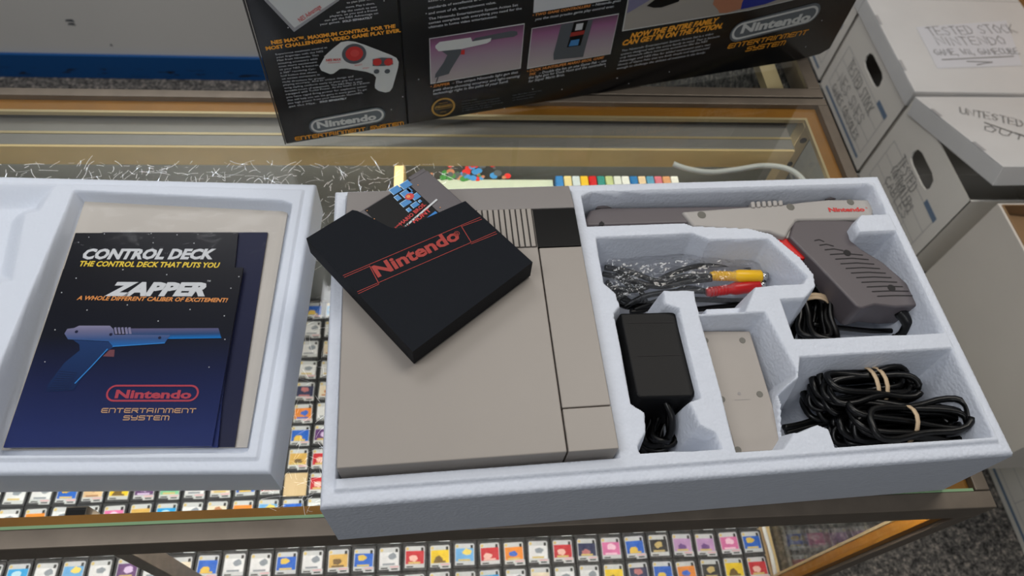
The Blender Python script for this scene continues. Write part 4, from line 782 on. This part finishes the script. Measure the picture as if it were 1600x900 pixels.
for r, y in enumerate(ROWY):
    n = 0
    for k in range(-20, 19):
        x = CX(k); u, v = project((x, y, SHZ+.005))
        if not (-30 < u < 1260 and 440 < v < 925): continue
        vis = v > 715 or 395 < u < 560
        if not vis: continue
        src = {0: ROW0, 1: FRONT, 3: ROW3, 4: ROW4}.get(r, {})
        art = src.get(k, COLM.get(r) if k == -1 and r >= 5 else rk.choice(pool))
        if art is None: continue
        if r == 4 and k == -1: continue
        if r >= 1 and abs(x+.235) < .022 and abs(y-.01) < .03: continue
        n += 1
        oc = bpy.data.objects.new('game_card', body_me); COL.objects.link(oc)
        oc.location = (x+rk.uniform(-.0006, .0006), y+rk.uniform(-.0008, .0008), SHZ+.0019); oc.rotation_euler = (rk.uniform(0, .012), 0, rk.uniform(-.03, .03))
        tag(oc, 'game card with %s label, %s from left, %s row from front glass' % (art.replace('lightblue', 'light blue'), ORD[n-1], ORD[r]), 'game card', 'game cards on the lower shelf')
        ol = bpy.data.objects.new('label', lab_me[art, rk.randint(0, 1)]); COL.objects.link(ol); ol.parent = oc
        if rk.random() < .8: os_ = bpy.data.objects.new('price_sticker', stk_me); COL.objects.link(os_); os_.parent = oc

# ------------------------------------------------------------------ game boxes on the rear half shelf
cols = [(.20, .50, .80), (.90, .84, .60), (.80, .86, .90), (.93, .76, .20), (.80, .14, .16), (.20, .55, .52), (.74, .80, .58), (.86, .89, .88), (.88, .90, .90), (.16, .45, .72), (.90, .80, .66), (.35, .60, .75), (.83, .45, .52), (.85, .62, .45), (.92, .93, .92)]
nmz = ['blue', 'cream', 'pale blue', 'yellow', 'red', 'teal', 'olive', 'pale grey', 'white', 'deep blue', 'beige', 'steel blue', 'pink', 'orange-brown', 'plain white']
sx0 = on(868, 270, 1, .455).x; sx1 = on(1062, 270, 1, .455).x; wd_ = (sx1-sx0)/len(cols)
for i, c in enumerate(cols):
    xx = sx0+i*wd_; e = empty('game_box', (xx+wd_/2, .455, -.3), '%s game box spine, %s of the upright row under the case lamp' % (nmz[i], ORD[i]), 'game box', 'upright game boxes under the case lamp')
    MB().box((xx+.0004, .3560, -.2998), (xx+wd_-.0004, .4560, -.098)).build('case', mat('spine_%d' % i, tuple(q*.85 for q in c), .3), e, bevel=.0015)
    MB().box((xx+.003, .3556, -.24), (xx+wd_-.003, .3560, -.13)).build('spine_print', 'white' if i % 2 else 'lblue', e)
    MB().box((xx+.002, .360, -.098), (xx+wd_-.002, .452, -.0977)).build('top_print', mat('spinetop_%d' % i, tuple(q*.75+.05 for q in c), .25), e)
e = empty('game_box', (sx0-.08, .42, -.3), 'wide white game box with colourful artwork beside the upright row of boxes', 'game box')
bx0 = on(668, 270, 1, .44).x
MB().box((bx0, .385, -.2998), (sx0-.002, .455, -.105)).build('case', mat('pale_box', (.70, .74, .68), .35), e, bevel=.001)
t = MB(); tpz = Plane((0, 0, -.105), (1, 0, 0), (0, 1, 0)); rg = random.Random(2)
for i in range(46):
    p = (735+rg.gauss(0, 26), 268+rg.uniform(-11, 13)); disc_on(t, tpz, p, rg.uniform(.002, .006), .0003+i*.00001, i % 5, 7)
t.build('art_print', ['red', 'skin', 'blue', mat('art_green', (.25, .5, .25), .4), 'dgrey'], e)
for i in range(13):
    xx = -.50+i*.0385; c = rg.choice([(.45, .45, .43), (.55, .54, .50), (.38, .40, .38), (.62, .60, .54)])
    oo = tag(MB().box((xx, .455, SHZ), (xx+.030, .489, SHZ+.14)).build('card_case', mat('dull_case_%d' % i, c, .5), bevel=.001, loc=(xx+.015, .47, SHZ)), 'dull grey case standing at the back of the shelf, %s from the left' % ORD[i], 'case', 'dull cases at the back of the lower shelf') if i not in (9, 10, 11, 12) else None

# ------------------------------------------------------------------ archive boxes to the right
BX = 1.12
def archive(y0, y1, z0, h, name_label, lidded=True, hole=True, tilt=None, depth=.40, x0=BX, dz=0, group='white archive boxes'):
    e = empty('archive_box', (x0+depth/2, (y0+y1)/2, z0), name_label, 'archive box', group)
    z1_ = z0+h; th = .004
    hy = (y0+y1)/2; hz = z1_-.068
    outer = [(y1, z0), (y0, z0), (y0, z1_), (y1, z1_)]
    hol = [(hy+dy_, hz+dz_) for dy_, dz_ in ((-.052, -.006), (-.046, -.018), (-.030, -.022), (.030, -.022), (.046, -.018), (.052, -.006), (.046, .012), (.030, .018), (-.030, .018), (-.046, .012))]
    t = MB()
    loops = [[Vector((a, b, 0)) for a, b in outer]]+([[Vector((a, b, 0)) for a, b in hol]] if hole else [])
    tri = geometry.tessellate_polygon(loops); pts = [p for L in loops for p in L]
    for xx in (x0, x0+th): t.add([(xx, p.x, p.y) for p in pts], [tuple(f) for f in tri])
    if hole:
        k = len(hol); t.add([(xx, a, b) for xx in (x0, x0+th) for a, b in hol], [(i, (i+1) % k, k+(i+1) % k, k+i) for i in range(k)])
    t.box((x0+th, y0, z0), (x0+depth, y0+th, z1_)); t.box((x0+th, y1-th, z0), (x0+depth, y1, z1_)); t.box((x0+depth-th, y0+th, z0), (x0+depth, y1-th, z1_)); t.box((x0+th, y0+th, z0), (x0+depth-th, y1-th, z0+th))
    t.build('body', 'card', e)
    if lidded:
        t = MB(); R = tilt or Matrix.Identity(3); pv = Vector((x0, y1, z1_)); ld = .042; g = .005
        def lb(a, b):
            n0 = len(t.v); t.box(a, b)
            for i in range(n0, len(t.v)): t.v[i] = pv+R @ (t.v[i]-pv)+(Vector((0, -.012 if dz else 0, dz)))
        lb((x0-g, y0-g, z1_-ld+.012), (x0-g+.004, y1+g, z1_+.008)); lb((x0+depth+g-.004, y0-g, z1_-ld+.012), (x0+depth+g, y1+g, z1_+.008))
        lb((x0-g+.004, y0-g, z1_-ld+.012), (x0+depth+g-.004, y0-g+.004, z1_+.008)); lb((x0-g+.004, y1+g-.004, z1_-ld+.012), (x0+depth+g-.004, y1+g, z1_+.008)); lb((x0-g, y0-g, z1_+.008), (x0+depth+g, y1+g, z1_+.012))
        l = t.build('lid', 'cardt', e, bevel=.001)
        for f in (.25, .75):
            t = MB(); yy = y0+(y1-y0)*f; vs = [Vector(p) for p in ((x0-g-.0006, yy-.018, z1_+.0125), (x0-g-.0006, yy+.018, z1_+.0125), (x0+.002, yy+.018, z1_+.0125), (x0+.002, yy-.018, z1_+.0125))]
            t.add([pv+R @ (p-pv)+Vector((0, -.012 if dz else 0, dz)) for p in vs], [(0, 3, 2, 1)]); t.build('lid_tab', 'line', l)
    t = MB(); xp = x0-.0006
    def fr_(ya, za, yb, zb_, w, m):
        for a, b in (((ya, za), (yb, za)), ((yb, za), (yb, zb_)), ((yb, zb_), (ya, zb_)), ((ya, zb_), (ya, za))): t.ribbon([(xp, *a), (xp, *b)], w, (-1, 0, 0), m)
    ya, yb = y0+.03, y1-.03; za_, zb_ = z0+.035, z1_-.105
    fr_(ya, za_, yb, zb_, .0012, 0)
    for k in range(1, 3): t.ribbon([(xp, ya, za_+(zb_-za_)*k/3), (xp, yb, za_+(zb_-za_)*k/3)], .001, (-1, 0, 0), 0)
    for k in range(1, 4): t.ribbon([(xp, ya+(yb-ya)*k/4, za_), (xp, ya+(yb-ya)*k/4, za_+(zb_-za_)/3)], .001, (-1, 0, 0), 0)
    t.ribbon([(xp-.0002, ya+.004, zb_+.006), (xp-.0002, ya+.045, zb_+.006)], .014, (-1, 0, 0), 1); t.ribbon([(xp-.0002, ya+.004, z0+.018), (xp-.0002, yb-.004, z0+.018)], .008, (-1, 0, 0), 1)
    t.build('printed_form', ['line', 'bluel'], e)
    return e
def writing(e, lines, pl, m='pen', w=.0022, jit=.05):
    t = MB()
    for txt_, p0, p1, cap in lines: strokes(t, pl, txt_, p0, p1, cap, w, .0012, 0, False, jit)
    t.build('handwriting', m, e)
UZ = -.675
fpl = Plane((BX-.001, 1.3, -.6), (0, -1, 0), (0, 0, 1))
zf = zo(1240, 0, 3.75); zh = zo(1300, 200, 3.75)
box0 = archive(1.318, 1.63-.03, UZ, .255, 'white archive box at the far end of the upper row, half behind the black box')
boxA = archive(.983, 1.306, UZ, .255, 'white lidded archive box with a handwritten paper note on its lid')
boxB = archive(.675, .972, UZ, .255, 'white archive box with a loose raised lid', tilt=Matrix.Rotation(math.radians(-18), 3, 'X') @ Matrix.Rotation(math.radians(1.5), 3, 'Z'), dz=-.004)
writing(boxA, [('TESTED STOCK', zf(315, 395), zf(440, 680), .030), ('NES SNES', zf(262, 475), zf(385, 740), .030), ('GAMES CONSOLES', zf(225, 520), zf(360, 830), .022)], fpl)
writing(boxB, [('TESTED', zh(385, 205), zh(462, 385), .030), ('CONTROLLERS', zh(345, 255), zh(445, 500), .026), ('CABLES', zh(310, 310), zh(420, 540), .022)], fpl)
writing(box0, [('TESTED', zf(170, 240), zf(262, 80), .028)], fpl)
# paper note on lid A
LAZ = UZ+.255+.0122; lp = Plane((0, 0, LAZ), (1, 0, 0), (0, 1, 0))
t = MB(); shape(t, lp, [zf(718, 160), zf(1245, 122), zf(1340, 385), zf(842, 402)], .0006); t.build('paper_note', 'paper', boxA)
writing(boxA, [('TESTED STOCK', zf(800, 210), zf(1310, 192), .030), ('NINTENDO', zf(850, 265), zf(1250, 262), .028), ('GAME, Wii, GAMECUBE', zf(832, 325), zf(1325, 318), .020)], lp, w=.0020)
t = MB(); ln(t, lp, [zf(870, 352), zf(1285, 332)], .003, .0012); ln(t, lp, [zf(1015, 362), zf(1165, 366), zf(1075, 382)], .003, .0012); t.build('underline', 'pen', boxA)
# writing on the loose lid
Rl = Matrix.Rotation(math.radians(-18), 3, 'X') @ Matrix.Rotation(math.radians(1.5), 3, 'Z'); pv = Vector((BX, .972, UZ+.255))
lpl = Plane(pv+Rl @ Vector((0, 0, .0122))+Vector((0, -.012, -.004)), Rl @ Vector((1, 0, 0)), Rl @ Vector((0, 1, 0)))
writing(boxB, [('UNTESTED', zf(975, 665), zf(1345, 745), .036), ('OUT', zf(1110, 760), zf(1345, 830), .030)], lpl, w=.0026)
t = MB(); ln(t, lpl, [zf(1120, 720), zf(1350, 800)], .004, .0012); t.build('underline', 'pen', boxB)
archive(1.318, 1.60, FZ, .262, 'white archive box on the floor under the far upper box', False, False)
archive(.983, 1.306, FZ, .262, 'white archive box on the floor under the box with the paper note', False, False)
archive(.675, .972, FZ, .262, 'white archive box on the floor under the loose-lidded box', False, False)
boxD = archive(-.20, .60, FZ, .262, 'white archive box on the carpet at the lower right corner', False, False, x0=1.355, depth=.5)
# open plain carton standing on the corner box
oc_ = empty('open_carton', (1.45, .40, -.687), 'plain off-white open carton with brown inside, beside the loose-lidded box', 'carton')
y0_, y1_, zt, zb2, xd = .215, .625, -.365, -.686, 1.12
t = MB(); th = .005
t.box((xd, y0_, zb2), (xd+th, y1_, zt)); t.box((xd+th, y0_, zb2), (xd+.55, y0_+th, zt)); t.box((xd+th, y1_-th, zb2), (xd+.55, y1_, zt)); t.box((xd+.55-th, y0_+th, zb2), (xd+.55, y1_-th, zt)); t.box((xd+th, y0_+th, zb2), (xd+.55-th, y1_-th, zb2+.004))
t.build('walls', 'cardg', oc_)
t = MB(); t.box((xd+th, y0_+th, zb2+.004), (xd+th+.002, y1_-th, zt+.003)); t.box((xd+th+.002, y0_+th, zb2+.004), (xd+.55-th, y0_+th+.002, zt+.003)); t.box((xd+th+.002, y1_-th-.002, zb2+.004), (xd+.55-th, y1_-th, zt+.003)); t.box((xd+.55-th-.002, y0_+th+.002, zb2+.004), (xd+.55-th, y1_-th-.002, zt+.003))
t.build('brown_lining', 'cardin', oc_)
MB().add([(xd+.012, y0_+.01, zt-.02), (xd+.30, y0_+.01, zt-.06), (xd+.30, y1_-.01, zt-.06), (xd+.012, y1_-.01, zt-.02), (xd+.012, y0_+.01, zt-.024), (xd+.30, y0_+.01, zt-.064), (xd+.30, y1_-.01, zt-.064), (xd+.012, y1_-.01, zt-.024)], [(0, 1, 2, 3), (4, 7, 6, 5), (0, 4, 5, 1), (1, 5, 6, 2), (2, 6, 7, 3), (3, 7, 4, 0)]).build('folded_flap', 'cardin', oc_)
# wooden cabinet behind the boxes
cb = empty('wooden_cabinet', (1.66, 1.0, FZ), 'tan wooden cabinet side behind the white archive boxes', 'cabinet')
MB().box((1.545, .66, FZ), (1.9, 1.59, .1)).build('body', 'wood', cb, bevel=.003)
MB().box((1.535, .65, .1), (1.91, 1.592, .125)).build('top_board', 'wood', cb, bevel=.003)
